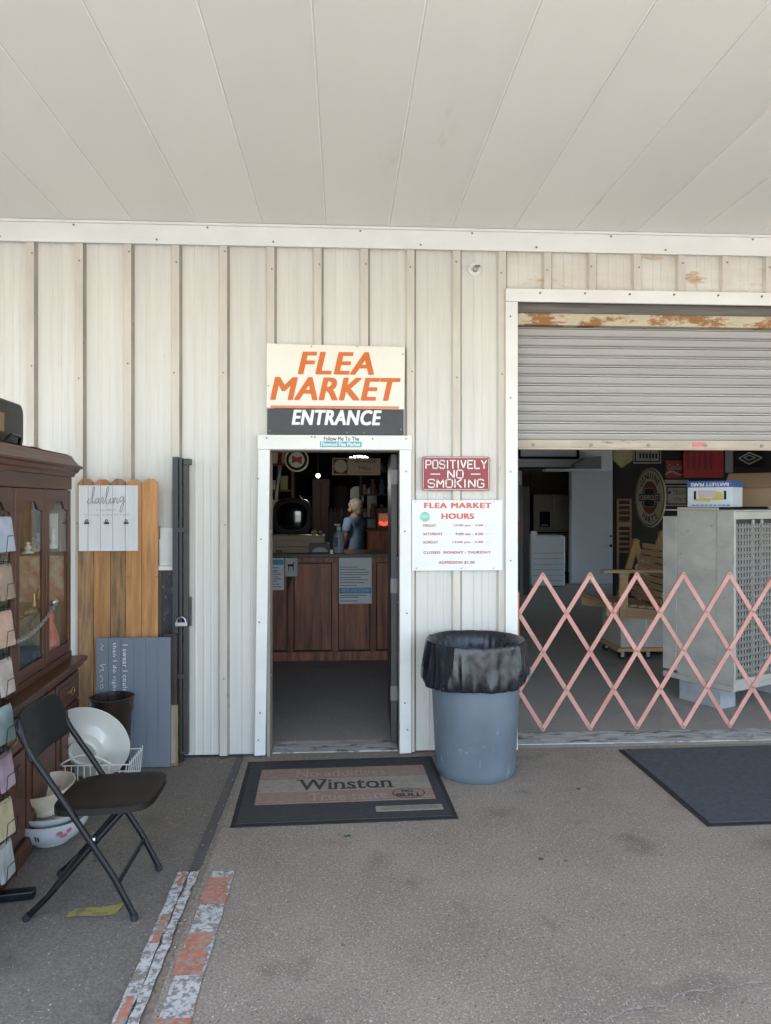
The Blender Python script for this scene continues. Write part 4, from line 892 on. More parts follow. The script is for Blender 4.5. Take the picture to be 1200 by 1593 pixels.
xb_ = sx0 + 7*.088 - .03
for i in range(9):
    z_ = zseat + .02 + i*.068; x_ = xb_ + i*.017; MB().box(x_, yb0, z_, x_+.022, yb1, z_+.058).build('back_slat', m_bny, bn, bevel=.003)
za = Z(960, 888, yb0)
for yy_ in (yb0-.05, yb1-.05):
    if yy_ < BY: MB().box(X(937,yb0), yy_, za-.02, xb_+.1, yy_+.10, za+.012).build('arm_rest', m_bench, bn, bevel=.004)
    if yy_ < BY: MB().box(X(964,yb0), yy_+.02, .503, X(976,yb0), yy_+.065, za-.021).build('arm_post', m_bench, bn, bevel=.003)
    MB().prism([(sx0+.02, zseat-.09), (xb_, zseat-.14), (xb_, zseat-.045), (sx0+.02, zseat+.03)], yy_+.066, yy_+.10).build('seat_rail', m_bench, bn, bevel=.003)
    MB().box(xb_-.06, yy_+.07, .503, xb_-.01, yy_+.11, zseat-.09).build('rear_leg', m_bench, bn)

# ------------------------------------------------------------ far end of the garage: door, washer, fridge
dw = thing('white_door', 'flat off-white door standing open at the back of the garage', 'door', at(890, 905, PY-.03)); A, B = at(890, 912, PY-.1), at(957, 733, PY-.1)
dw.location = (A.x, PY-.1, 0); dw.rotation_euler = (0, 0, radians(-12))
MB().box(0, 0, .05, .852, .045, B.z).build('leaf', mat('satin white door', (.80,.81,.83), .14, .04, 2, spec=.8), dw, local=True, bevel=.003)
for py, r_ in ((849, .03), (834, .02)):
    p = at(948, py, PY-.25); mb = MB(); mb.ellipsoid((.77, -.03, p.z), (r_,.04,r_)); mb.build('knob' if r_ > .025 else 'deadbolt', m_black, dw, smooth=True, local=True)
wy = 9.35; ws = thing('washing_machine', 'white top-loading washing machine in the back doorway', 'washing machine', (X(852,wy), wy, 0)); x0_, x1_ = X(827, wy), X(879.5, wy); zt_ = Z(850, 835, wy)
m_app = mat('white appliance enamel', (.80,.83,.87), .2, .03, spec=.7)
MB().box(x0_, wy, .02, x1_, wy+.66, zt_).build('cabinet', m_app, ws, bevel=.02); MB().prism([(0,0),(0,0.001)], 0, 1) if False else None
mb = MB(); mb.M = Matrix.Translation((x0_, wy, zt_)) @ Matrix.Rotation(radians(90),4,'Z'); mb.prism([(.02,0),(.64,0),(.64,.02),(.14,.03),(.02,.12)], -.12, -.0); mb.build('control_panel', m_app, ws, bevel=.006)
MB().box(x0_+.13, wy+.03, zt_+.001, x1_-.03, wy+.62, zt_+.02).build('lid', m_app, ws, bevel=.006)
for i in range(6): MB().box(x0_+.04, wy-.006, .12+i*.11, x1_-.04, wy-.0005, .128+i*.11).build('pressed_line', mat('line grey', (.3,.34,.38), .5), ws)
fy2 = 11.6; fr = thing('refrigerator', 'stainless french-door refrigerator with dispenser behind the washing machine', 'refrigerator', (X(865,fy2), fy2, 0)); x0_, x1_ = X(831, fy2), X(892, fy2); zf = Z(860, 769, fy2)
m_ss = mat('brushed stainless', (.6,.58,.54), .4, .06, 4, stretch=(8,1,.3), metal=.55); xm = X(861, fy2)
MB().box(x0_, fy2+.06, .02, x1_, fy2+.7, zf).build('cabinet', m_dark, fr); zm = Z(860, 829, fy2)
for a, b in ((x0_, xm-.006), (xm+.006, x1_)): MB().box(a, fy2, zm+.02, b, fy2+.058, zf).build('upper_door', m_ss, fr, bevel=.01)
MB().box(x0_, fy2, .08, x1_, fy2+.058, zm-.01).build('freezer_drawer', m_ss, fr, bevel=.01)
A, B = at(840, 820, fy2), at(856, 796, fy2); dsp = MB().box(A.x, fy2-.006, A.z, B.x, fy2-.0005, B.z).build('dispenser', m_black, fr); MB().box(A.x+.04, fy2-.01, A.z+.02, B.x-.04, fy2-.0065, A.z+.06).build('tray', m_ss, dsp)
for xx in (xm-.05, xm+.02): MB().box(xx, fy2-.05, zm+.12, xx+.025, fy2-.02, zf-.12).build('handle', m_ss, fr, bevel=.005)
bl = thing('bare_bulb', 'small bright bulb left of the refrigerator in the back room', 'bulb', at(825, 773, 12.2)); c = at(825, 773, 12.2)
MB().ellipsoid(c, (.03,.03,.04), 10, 8).build('bulb', bpy.data.materials['bulb'], bl, smooth=True); MB().tube([(c.x,c.y,c.z+.04),(c.x,c.y,3.3)], .005).build('cord', m_dark, bl)
bli = bpy.data.lights.new('bulb_glow', 'POINT'); bli.energy = 60; bli.color = (1,.9,.75); bli.shadow_soft_size = .04; blo = bpy.data.objects.new('bulb_glow', bli); COL.objects.link(blo); blo.location = (c.x, c.y-.08, c.z); child(blo, bl)
bp_ = thing('dark_cabinet', 'tall narrow black stand at the left side of the back doorway', 'stand', (X(819, 8.2), 8.2, 0)); A, B = at(814, 912, 8.2), at(824.5, 757, 8.2)
MB().box(A.x, 8.2, .0, B.x, 8.5, B.z).build('upright', m_black, bp_, bevel=.004); MB().box(A.x-.06, 8.19, .0, A.x-.002, 8.25, B.z+.03).build('side_rail', mat('grey rail', (.16,.16,.155), .6), bp_)
A, B = at(803, 843, 6.0), at(809.5, 811, 6.0); hn = thing('fire_hose_sign', 'small red sign plate at the left edge of the roller opening', 'sign', (A.x, 6, A.z)); MB().box(A.x-.06, 6.0, A.z, B.x, 6.02, B.z).build('plate', m_red, hn); MB().box(A.x-.05, 6.021, 0, A.x-.02, 6.05, B.z).build('post', m_steel, hn)
pf = thing('picture_frame', 'wide black picture frame on the white partition above the doorway', 'picture', at(850, 712, PY)); A, B = at(808, 712, PY-.01), at(899, 690, PY-.01)
MB().box(A.x, PY-.02, A.z, B.x, PY-.002, B.z).build('picture', m_part, pf); mb = MB(); mb.ribbon([(A.x,A.z),(B.x,A.z),(B.x,B.z),(A.x,B.z),(A.x,A.z)], .05, PY-.04, PY-.0205); mb.build('frame', m_black, pf)
A, B = at(893, 731, PY-.2), at(935, 712, PY-.2); sh_ = thing('wall_shelf', 'grey folded bundle lying on the ledge above the white door', 'bundle', (A.x, PY-.1, B.z)); MB().prism([(A.x,A.z+.02),(B.x,A.z+.02),(B.x,B.z+.03),(A.x+.25,B.z),(A.x,A.z+.12)], PY-.25, PY-.002).build('bundle', mat('grey fabric', (.20,.20,.19), .9), sh_, bevel=.01); MB().box(A.x-.6, PY-.27, A.z-.03, B.x+.05, PY-.002, A.z+.019).build('ledge', m_part, sh_)

# ------------------------------------------------------------ signs on the dark garage wall
def plate(name, label, px0, py0, px1, py1, m, y=SWY-.03, th=.02, cat='sign', frame=None):
    t = thing(name, label, cat, at((px0+px1)/2, py1, y)); A, B = at(px0, py1, y), at(px1, py0, y); MB().box(A.x, y, A.z, B.x, y+th, B.z).build('plate', m, t, bevel=.003)
    if frame: mb = MB(); mb.ribbon([(A.x+.03,A.z+.03),(B.x-.03,A.z+.03),(B.x-.03,B.z-.03),(A.x+.03,B.z-.03),(A.x+.03,A.z+.03)], .02, y-.004, y-.0005); mb.build('border', frame, t)
    return t
m_sr = mat('sign red', (.48,.03,.04), .45, .15); m_srd = mat('dark sign red', (.26,.028,.028), .5, .2); m_dim = mat('dim cream', (.5,.47,.38), .6, .15); m_sgrey = mat('sign grey', (.36,.34,.30), .6, .15); m_syel = mat('dim yellow', (.45,.40,.16), .6, .2)
yy = SWY-.034
t = plate('cola_sign', 'dark red soft-drink sign with white script and wave on the garage wall', 1036, 716, 1064, 744, m_srd); ptext('Coca-Cola', 1040, 722, 1062, 731, yy, m_dim, t, shear=.3)
pts = [at(1036+28*i/10, 738-3.5*sin(i*.55)-(i*.35), yy) for i in range(11)]; mb = MB(); mb.ribbon([(p.x,p.z) for p in pts], .025, yy-.002, yy+.002); mb.build('white_wave', m_dim, t)
t = plate('red_sign', 'large bright red sign with dark vertical loops near the top of the garage wall', 1064, 690, 1126, 743, m_sr, y=SWY-.12)
for k in range(5):
    c = at(1071+k*9, 716, SWY-.123); MB().disc(c.x, c.z, .028, SWY-.127, SWY-.1205, 20, rz=.16).build('dark_loop', m_srd, t)
t = plate('plaque', 'grey lettered plaque below the soft-drink sign', 1035, 755, 1072, 787, m_sgrey, frame=m_dark); ptext('TELEM', 1047, 763, 1070, 769, yy, m_dark, t); ptext('TOTAL PO', 1047, 774, 1070, 780, yy, m_dark, t); p = at(1042, 766, yy); MB().disc(p.x, p.z, .025, yy-.002, yy+.002, 12).build('emblem', m_dark, t)
plate('ledge_board', 'thin pale board between the soft-drink sign and the grey plaque', 1035, 746.5, 1072, 752, m_sgrey, cat='board')
t = thing('shield_sign', 'yellowish shield sign hung high left of the framed sign', 'sign', at(968, 727, SWY-.05)); q = [at(*p, SWY-.05) for p in ((955,690),(985,690),(985,716),(968,728),(955,716))]; MB().prism([(p.x,p.z) for p in q][::-1], SWY-.05, SWY-.03).build('plate', m_syel, t)
mb = MB()
for py in (701, 706, 711): A, B = at(961, py+2, SWY-.052), at(980, py, SWY-.052); mb.box(A.x, SWY-.0535, A.z, B.x, SWY-.0505, B.z)
mb.build('print', m_dim, t)
t = plate('framed_sign', 'pale framed sign with dark lettering high on the garage wall', 986, 690, 1029, 721, m_sgrey, frame=m_dark); mb = MB(); [mb.box(X(995+k*5,yy), yy-.001, Z(1000,713,yy), X(998+k*5,yy), yy+.001, Z(1000,705,yy)) for k in range(6)]; mb.build('illegible_print', m_dark, t, kind='stuff')
t = plate('dark_emblem_sign', 'black sign with a pale diamond emblem at upper right of garage', 1143, 690, 1190, 727, m_black); q = [at(*p, yy) for p in ((1166,704),(1186,712),(1166,722),(1150,713))]; mb = MB(); mb.ribbon([(p.x,p.z) for p in q+q[:1]], .02, yy-.002, yy+.002); q = [at(*p, yy) for p in ((1166,708),(1176,712),(1166,716),(1158,712))]; mb.ribbon([(p.x,p.z) for p in q+q[:1]], .015, yy-.003, yy+.002); mb.build('diamond_emblem', m_dim, t)
plate('grey_sign', 'tall pale strip sign between the red sign and the black emblem sign', 1129, 690, 1141, 735, m_sgrey)
t = plate('red_board', 'red board at the far right edge beside the cardboard box', 1195, 750, 1230, 800, m_sr, y=3.0); MB().box(X(1197,2.99), 2.99, Z(1200,795,2.99), X(1228,2.99), 2.998, Z(1200,772,2.99)).build('pale_label', m_dim, t)
MB().box(X(1200,3.05), 3.03, 0, X(1225,3.05), 3.08, Z(1200,751,3.05)).build('post', m_steel, t)
# round car-parts sign, turned away from the viewer
cy = 5.2; cc = at(1011, 774, cy); cs = thing('parts_sign', 'round cream sign reading GENUINE CHEVROLET PARTS, turned at an angle', 'sign', cc, radians(-85))
m_cs = mat('aged cream enamel', (.55,.50,.36), .45, .15, 4); RR_ = .42
MB().disc(0, 0, RR_, 0, .02, 56).build('disc', m_cs, cs, local=True); MB().ring(0, 0, RR_*.93, RR_*.96, -.003, -.0003).build('rim_line', m_dark, cs, local=True)
MB().disc(0, 0, RR_*.52, -.004, -.0004, 40).build('red_centre', m_srd, cs, local=True); MB().disc(0,0,RR_*.545,-.002,-.0002,40).build('centre_ring', m_dark, cs, local=True)
R = RR_; bow = [(-.72,-.15),(-.36,-.15),(-.36,-.34),(.36,-.34),(.36,-.15),(.72,-.15),(.72,.15),(.36,.15),(.36,.34),(-.36,.34),(-.36,.15),(-.72,.15)]
MB().prism([(a*R,b*R) for a,b in bow], -.006, -.0042).build('bow_tie', m_dark, cs, local=True); mb = MB(); mb.ribbon([(a*R*.95,b*R*.92) for a,b in bow+bow[:1]], .008, -.0075, -.0062); mb.build('bow_tie_outline', m_dim, cs, local=True)
text('CHEVROLET', -.64*R, -.09*R, .64*R, .09*R, -.008, m_dim, cs, bold=.03, local=True)
arc_text('GENUINE', 0, 0, R*.74, R*.30, 148, 32, -.002, m_dark, cs, local=True); arc_text('PARTS', 0, 0, R*.74, R*.30, -132, -48, -.002, m_dark, cs, flip=True, local=True)
MB().tube([(0,.01,R),(0,.01,3.3-cc.z)], .004).build('hanging_wire', m_dark, cs, local=True)
# folded slatted chair and trestles in the gloom
fc = thing('folded_slat_chair', 'folded wooden slat chair leaning beside the white door', 'chair', at(972, 862, 6.0)); A, B = at(961, 862, 6.2), at(983, 776, 6.2)
m_dw = wood('dim wood', (.30,.15,.08), (.2,.1,.06), .6, 'x')
for xx in (A.x, B.x-.025): MB().box(xx, 6.2, A.z-.3, xx+.025, 6.23, B.z).build('side_rail', m_dw, fc)
for i in range(11):
    zz = A.z + .02 + i*(B.z-A.z-.05)/10; MB().box(A.x+.026, 6.205, zz, B.x-.026, 6.225, zz+(.10 if i == 5 else .028)).build('slat', m_dw, fc)
m_ty = mat('dull yellow wood', (.34,.20,.06), .6, .2)
for k, (pts, lab) in enumerate((((974,898,990,838,1006,898), 'dull yellow trestle left of the pine bench'), ((1004,886,1030,826,1046,886), 'dull brown trestle behind the back of the pine bench'))):
    t = thing('trestle', lab, 'trestle', at(pts[2], 900, 5.0)); y = 5.0 + .5*k; p = [at(pts[i], pts[i+1], y) for i in (0,2,4)]
    MB().prism([(p[0].x-.25,0.0),(p[0].x-.16,0.0),(p[1].x+.05,p[1].z-.02),(p[1].x-.03,p[1].z)], y-.02, y+.02).build('leg', m_ty, t); MB().prism([(p[2].x+.16,0),(p[2].x+.25,0),(p[1].x+.03,p[1].z),(p[1].x-.05,p[1].z-.02)], y+.021, y+.06).build('leg', m_ty, t)
t = thing('red_stool', 'small red painted seat with pale edge behind the bench arm', 'stool', at(1000, 890, 4.0)); A = at(990, 892, 4.0); q = [at(*p, 4.0) for p in ((991,893),(1013,893),(1014,880),(1006,872),(996,873),(989,882))]
MB().prism([(p.x,p.z) for p in q], 4.0, 4.05).build('backrest', m_srd, t); mb = MB(); mb.ribbon([(p.x,p.z) for p in q+q[:1]], .015, 3.985, 3.999); mb.build('edge_trim', m_dim, t)
for xx in (A.x+.01, A.x+.1): MB().box(xx, 4.01, 0, xx+.02, 4.04, A.z).build('leg', m_srd, t)

# ------------------------------------------------------------ leaning boards left of the doorway
FY = -.09
fp = thing('picket_panel', 'orange cedar picket panel leaning on the wall behind the darling sign', 'fence panel', (X(186,FY), FY, 0))
edges = [X(p, FY) for p in (122, 147.5, 173.5, 197.2, 221.8, 246.8)]; ztop = Z(186, 745, FY)
def dogear(x0, x1, z0, z1, c): return [(x0, z0), (x1, z0), (x1, z1-c), (x1-c*1.1, z1), (x0+c*1.1, z1), (x0, z1-c)]
for i, (a, b) in enumerate(zip(edges, edges[1:])):
    MB().prism(dogear(a+.001, b-.0015, -.003, ztop - .004*(i % 2), .026), FY-.018 - .002*(i % 2), FY).build('picket', m_cedar2 if i in (0, 2) else m_cedar, fp, bevel=.002)
for z in (.45, 1.45): MB().box(edges[0], FY+.001, z, edges[-1], FY+.04, z+.09).build('back_rail', m_cedar, fp)
mb = MB()
for px, py in ((199,897),(244,897)): p = at(px, py, FY-.02); mb.disc(p.x, p.z, .006, FY-.024, FY-.018, 8)
mb.build('nails', m_screw, fp, kind='stuff')
DY = -.128
dsn = thing('darling_sign', 'white plank sign with grey script reading darling and three clips', 'sign', at(168, 857, DY)); A, B = at(122, 857.5, DY), at(214.5, 755, DY)
xs = [A.x] + [X(p, DY) for p in (137, 156.5, 175.5, 195)] + [B.x]
m_wp = mat('whitewashed board', (.64,.65,.66), .6, .08, 5, stretch=(4,1,.5), orand=.03)
for a, b in zip(xs, xs[1:]): MB().box(a+.001, DY, A.z, b-.001, DY+.014, B.z).build('plank', m_wp, dsn, bevel=.0015)
def crom(P, k=6):
    out = []
    for i in range(len(P)-1):
        p0, p1, p2, p3 = (Vector(P[max(0,i-1)]), Vector(P[i]), Vector(P[i+1]), Vector(P[min(len(P)-1,i+2)]))
        for j in range(k):
            t = j/k; out.append(.5*((2*p1)+(p2-p0)*t+(2*p0-5*p1+4*p2-p3)*t*t+(3*p1-p0-3*p2+p3)*t**3))
    return out + [Vector(P[-1])]
def script(strokes, px0, py0, px1, py1, y, wd, m, parent):
    a, b = at(px0, py1, y), at(px1, py0, y); mb = MB()
    for s_ in strokes: mb = MB(); mb.ribbon([(a.x+p.x*(b.x-a.x), a.z+p.y*(b.z-a.z)) for p in crom(s_)], wd, y-.001, y+.0005); mb.build('letter', m, parent)
m_script = mat('grey script paint', (.36,.36,.37), .6)
darl = [[(.10,.55),(.03,.50),(.0,.40),(.04,.34),(.10,.42),(.16,.70),(.19,.98),(.15,.95),(.12,.6),(.14,.36),(.20,.42)],
        [(.30,.55),(.24,.55),(.20,.44),(.23,.36),(.28,.42),(.31,.56),(.30,.38),(.35,.38),(.38,.58),(.42,.56),(.40,.36),(.45,.40)],
        [(.45,.40),(.52,.70),(.56,.96),(.53,1.0),(.49,.7),(.50,.35),(.56,.38),(.61,.56),(.61,.36),(.66,.42),(.69,.58),(.69,.36),(.74,.56),(.78,.54),(.78,.36),(.83,.42)],
        [(.95,.60),(.89,.62),(.85,.50),(.88,.42),(.94,.50),(.97,.64),(.95,.3),(.90,.02),(.86,.06),(.90,.28),(1.0,.46)]]
script(darl, 136, 758, 195, 797, DY-.001, .0038, m_script, dsn)
ptext('i couldn\'t', 150, 791, 181, 795, DY-.0012, m_script, dsn); ptext('love you more if i tried', 131, 799, 200, 803, DY-.0012, m_script, dsn)
for px in (135, 166, 196.5):
    p = at(px, 812, DY-.002); cl = MB().box(p.x-.014, DY-.012, p.z-.012, p.x+.014, DY-.0005, p.z-.002).build('clip', m_black, dsn); MB().ring(p.x, p.z+.008, .006, .009, DY-.008, DY-.004, 12).build('clip_ring', m_black, cl)
# dark collage frame between pickets and folded gate
kf = thing('dark_framed_print', 'narrow dark patterned print in a brown frame behind the folded gate', 'picture', at(260, 1000, -.04)); A, B = at(247, 1005, -.05), at(280, 887, -.05)
MB().box(A.x, -.05, A.z-.75, B.x, -.036, B.z).build('print', mat('black white collage', (.03,.03,.034), .5, .5, 30, c2=(.008,.008,.01), spot=(.16,.16,.17), spot_amt=.5, spot_scale=34, stretch=(1.5,1,.7)), kf)
MB().box(A.x-.004, -.058, A.z-.75, A.x+.018, -.0505, B.z).build('frame_side', wood('frame brown', (.12,.085,.05), (.07,.05,.03), .5), kf)
ws_ = thing('metal_ledge', 'short white metal ledge sitting above the narrow dark print', 'ledge', at(258, 887, -.06)); A, B = at(246.5, 887, -.06), at(271, 880.5, -.06); MB().box(A.x, -.075, A.z, B.x, -.034, B.z).build('ledge', m_trim, ws_, bevel=.003); MB().box(A.x, -.036, B.z, B.x, -.0335, B.z+.25).build('back_flange', m_trim, ws_)
# grey plank sign
GYY = -.190
gs = thing('grey_plank_sign', 'blue-grey plank sign with white sideways writing leaning beside the pickets', 'sign', gp(208, 1193)); A, B = at(149.5, 1193, GYY), at(265.5, 991.5, GYY-.0)
xs = [A.x + (B.x-A.x)*k/6 for k in range(7)]; m_gp = mat('blue grey plank paint', (.155,.180,.212), .6, .06, 4, stretch=(4,1,.5), orand=.03); m_gline = mat('pale plank groove', (.26,.27,.28), .7)
for a, b in zip(xs, xs[1:]): MB().box(a+.0012, GYY, .004, b-.0012, GYY+.014, B.z).build('plank', m_gp, gs, bevel=.001)
MB().box(A.x+.003, GYY+.004, .006, B.x-.003, GYY+.02, B.z-.002).build('backing', m_gline, gs)
ptext('I swear I could', 191, 1003, 198.5, 1076, GYY-.0012, m_white, gs, rot=1, spacing=1.15); ptext('than I do right', 174, 1000, 181.5, 1076, GYY-.0012, m_white, gs, rot=1, spacing=1.15)
a, b = at(154, 1085, GYY-.001), at(165, 1002, GYY-.001)
kn = [[(.35,1.0),(.6,.96),(.25,.93),(.5,.88)], [(.9,.62),(.2,.60),(.55,.56),(.6,.50),(.3,.52),(.1,.47)], [(.45,.42),(.15,.40),(.5,.37),(.5,.31),(.15,.29)], [(.5,.25),(.2,.22),(.3,.16),(.55,.18),(.5,.24)]]
mb = MB()
for s_ in kn: mb = MB(); mb.ribbon([(a.x+p.x*(b.x-a.x), a.z+p.y*(b.z-a.z)) for p in crom(s_)], .004, GYY-.0015, GYY); mb.build('letter', m_white, gs)
bf = thing('brown_frame', 'dark brown picture frame edge peeking out behind the grey plank sign', 'picture frame', gp(268, 1190)); A, B = at(255, 1190, -.13), at(276, 986, -.13)
MB().box(A.x, -.14, .0, B.x-.02, -.12, B.z-.02).build('picture', m_core, bf); MB().box(B.x-.02, -.146, .0, B.x, -.116, B.z).box(A.x, -.146, B.z-.02, B.x-.0205, -.116, B.z).build('frame', wood('umber frame', (.05,.035,.025), (.03,.02,.014), .4), bf)
gf = thing('gold_frame', 'small pink print in a thin gold frame at the foot of the folded gate', 'picture', gp(268, 1190)); A, B = at(255, 1187, -.175), at(276, 1098, -.175)
MB().box(A.x, -.156, .004, B.x-.014, -.150, B.z-.014).build('print', mat('pinkish print', (.36,.26,.22), .6), gf); MB().box(B.x-.0138, -.162, .0, B.x, -.149, B.z).box(A.x, -.162, B.z-.0138, B.x-.014, -.149, B.z).box(A.x, -.162, .0, B.x-.014, -.149, .0138).build('frame', mat('gold paint', (.30,.26,.08), .4, metal=.3), gf)
# folded black gate against the wall
fg = thing('folded_gate', 'tall black scissor gate folded flat against the wall, with padlock hasp', 'gate', gp(281, 1192)); A, B = at(269, 1190, -.10), at(293, 711, -.10); m_bg = mat('grey black steel', (.032,.033,.036), .45, .2, 8)
wdg = (B.x-A.x)
MB().box(A.x, -.115, .06, A.x+wdg*.36, -.075, B.z).build('channel', m_bg, fg, bevel=.003); MB().box(A.x+wdg*.42, -.11, .06, A.x+wdg*.62, -.07, B.z-.005).build('channel', m_bg, fg, bevel=.003); MB().box(A.x+wdg*.68, -.105, .05, B.x, -.060, B.z-.02).build('channel', mat('brown black steel', (.05,.043,.036), .5, .2, 8), fg, bevel=.003)
MB().box(A.x+wdg*.7, -.115, B.z-.05, B.x+.012, -.034, B.z-.01).build('top_bracket', m_bg, fg, bevel=.003); MB().box(B.x+.0, -.09, Z(293,975,-.1), B.x+.012, -.045, Z(293,930,-.1)).build('side_lug', m_bg, fg)
MB().tube([(A.x+wdg*.5,-.09,.06),(A.x+wdg*.5,-.09,.04)], .008).build('caster_stem', m_bg, fg); c = MB().disc(A.x+wdg*.5, .026, .026, -.10, -.08, 20); c.build('caster', m_rubber, fg)
for zz in (.55, 1.5): MB().box(A.x+wdg*.05, -.121, zz, B.x-.005, -.1155, zz+.03).build('strap', m_bg, fg)
pk = thing('padlock', 'silver padlock shackle hooked on the folded black gate', 'padlock', at(282, 976, -.13)); c = at(282, 968, -.13)
MB().tube([(c.x+.028*cos(a), -.13, c.z+.0+.032*sin(a)) for a in [pi*i/12 for i in range(13)]] , .006).build('shackle', m_steel, pk, smooth=True); MB().box(c.x-.038, -.14, c.z-.026, c.x+.038, -.1225, c.z+.0).build('lock_body', m_steel, pk, bevel=.003)

# ------------------------------------------------------------ china cabinet
cl = thing('china_cabinet', 'dark walnut china cabinet with glazed doors standing at the left edge', 'cabinet', (-1.62, -.46, 0), radians(-86.1))
LN = 1.80; DB, DH = .50, .38                         # length; base depth, hutch depth; local +y is the front, local x runs towards the viewer
ZB, ZT = .775, 1.845; b0 = .055
L_ = dict(local=True)
MB().box(0, -DB+b0+.0, .09, LN, b0-.02, ZB-.03).build('base_carcass', m_dkwood, cl, bevel=.003, **L_); MB().box(-.01, -DB+b0, .0, LN+.01, b0+.005, .089).build('plinth', m_dkwoodx, cl, bevel=.006, **L_)
MB().box(-.03, -DB+b0, ZB-.029, LN+.03, b0+.03, ZB).build('waist_top', m_dkwoodx, cl, bevel=.008, **L_); MB().box(-.015, -DB+b0, ZB-.055, LN+.015, b0+.008, ZB-.0295).build('waist_moulding', m_dkwoodx, cl, bevel=.006, **L_)
for k in range(4):
    x0_ = .03 + k*.44; MB().box(x0_, b0-.0195, ZB-.23, x0_+.41, b0-.004, ZB-.075).build('drawer_front', m_dkwoodx, cl, bevel=.005, **L_); MB().box(x0_+.04, b0-.0035, ZB-.20, x0_+.37, b0+.001, ZB-.105).build('drawer_panel', m_dkwoodx, cl, bevel=.003, **L_)
    pl = MB().tube([(x0_+.205+.035*cos(a), b0+.018, ZB-.15+.018*sin(a)) for a in [2*pi*i/16 for i in range(17)]], .0035, cap=False).build('drawer_pull', m_brass, cl, smooth=True, **L_)
    MB().box(x0_+.17, b0+.0012, ZB-.158, x0_+.24, b0+.008, ZB-.142).build('pull_plate', m_brass, pl, **L_)
    dr = MB().box(x0_, b0-.0195, .12, x0_+.41, b0-.004, ZB-.245).build('cupboard_door', m_dkwood, cl, bevel=.005, **L_); MB().box(x0_+.06, b0-.0035, .18, x0_+.35, b0+.003, ZB-.30).build('raised_panel', m_dkwood, dr, bevel=.006, **L_)
# hutch
MB().box(0, -DB+b0+.1, ZB+.001, LN, -DB+b0+.115, ZT).build('back_panel', wood('back board', (.36,.27,.19), (.26,.18,.12), .6), cl, **L_)
MB().box(.0205, -DB+b0+.117, ZB+.036, .024, -.024, ZT-.021).build('end_lining', bpy.data.materials['back board'], cl, **L_)
for xx in (0, LN-.02): MB().box(xx, -DB+b0+.116, ZB+.001, xx+.02, -.022, ZT).build('end_panel', m_dkwood, cl, bevel=.002, **L_)
MB().box(.0, -DB+b0+.116, ZB+.001, LN, -.0215, ZB+.035).build('hutch_floor', bpy.data.materials['back board'], cl, **L_); MB().box(0, -DB+b0+.1, ZT-.02, LN, -.003, ZT).build('hutch_top', m_dkwoodx, cl, **L_)
for z in (1.10, 1.42): MB().box(.021, -DB+b0+.117, z, LN-.021, -.06, z+.008).build('glass_shelf', glass_mat('shelf glass', (.75,.82,.78)) if z == 1.10 else bpy.data.materials['shelf glass'], cl, **L_)
prof = [(0,.0),(.012,.0),(.016,.018),(.03,.028),(.036,.045),(.05,.052),(.052,.062),(.03,.075),(.012,.10),(-.0,.125),(-.03,.13)]
mb = MB(); n = len(prof)
vs = [(-o_, o_, ZT+z) for o_, z in prof] + [(LN+o_, o_, ZT+z) for o_, z in prof]
mb.add(vs, [(k, k+n, k+n+1, k+1) for k in range(n-1)])
vs = [(-o_, o_, ZT+z) for o_, z in prof] + [(-o_, -DB+b0+.1, ZT+z) for o_, z in prof]; mb.add(vs, [(k, k+1, k+1+n, k+n) for k in range(n-1)])
mb.add([(0,0,ZT+.13),(LN,0,ZT+.13),(LN,-DB+b0+.1,ZT+.13),(0,-DB+b0+.1,ZT+.13)], [(0,1,2,3)]); mb.build('cornice', m_dkwoodx, cl, **L_)
MB().box(0, -.021, ZB+.001, LN, .0, ZB+.036).build('bottom_rail', m_dkwoodx, cl, bevel=.002, **L_)
MB().box(0, -.02, ZT-.075, LN, .0, ZT-.0005).build('frieze', m_dkwoodx, cl, bevel=.002, **L_)
m_pane = glass_mat('cabinet glass', (.9,.92,.9)); zd0, zd1 = ZB+.04, ZT-.08
for k in range(4):
    x0_ = .02 + k*.44; x1_ = x0_+.43; sw_ = .040
    d = MB().box(x0_, -.02, zd0, x0_+sw_, .001, zd1).build('glazed_door', m_dkwood, cl, bevel=.004, **L_); MB().box(x1_-sw_, -.02, zd0, x1_, .001, zd1).build('door_stile', m_dkwood, d, bevel=.004, **L_)
    MB().box(x0_+sw_, -.018, zd0, x1_-sw_, -.001, zd0+.06).build('door_rail', m_dkwoodx, d, bevel=.004, **L_)
    xm_, a_ = (x0_+x1_)/2, (x1_-x0_)/2-sw_; hd = zd1-.12
    MB().prism([(x0_+sw_, zd1), (x0_+sw_, hd), (xm_-a_*.55, hd+.012), (xm_-a_*.3, hd+.055), (xm_+a_*.3, hd+.055), (xm_+a_*.55, hd+.012), (x1_-sw_, hd), (x1_-sw_, zd1)], -.018, -.001).build('arched_rail', m_dkwoodx, d, bevel=.003, **L_)
    MB().box(x0_+sw_-.005, -.0085, zd0+.07, x1_-sw_+.005, -.0065, zd1-.06).build('pane', m_pane, d, **L_)
    for xx in (x0_+sw_, x1_-sw_-.012): MB().box(xx, -.006, zd0+.076, xx+.008, -.001, hd).build('bead', wood('bead wood', (.16,.075,.035), (.09,.04,.02), .35) if k == 0 and xx == x0_+sw_ else bpy.data.materials['bead wood'], d, **L_)  # beads in a paler brown wood than the door frames
CLM = Matrix.Translation(cl.location) @ Matrix.Rotation(radians(-86.1), 4, 'Z')
def inside(name, mb, m, label, cat, smooth=True):
    o = mb.build(name, m, smooth=smooth, label=label, cat=cat); o.matrix_world = CLM; o.location = CLM.translation; o.rotation_euler = (0,0,radians(-86.1)); return o
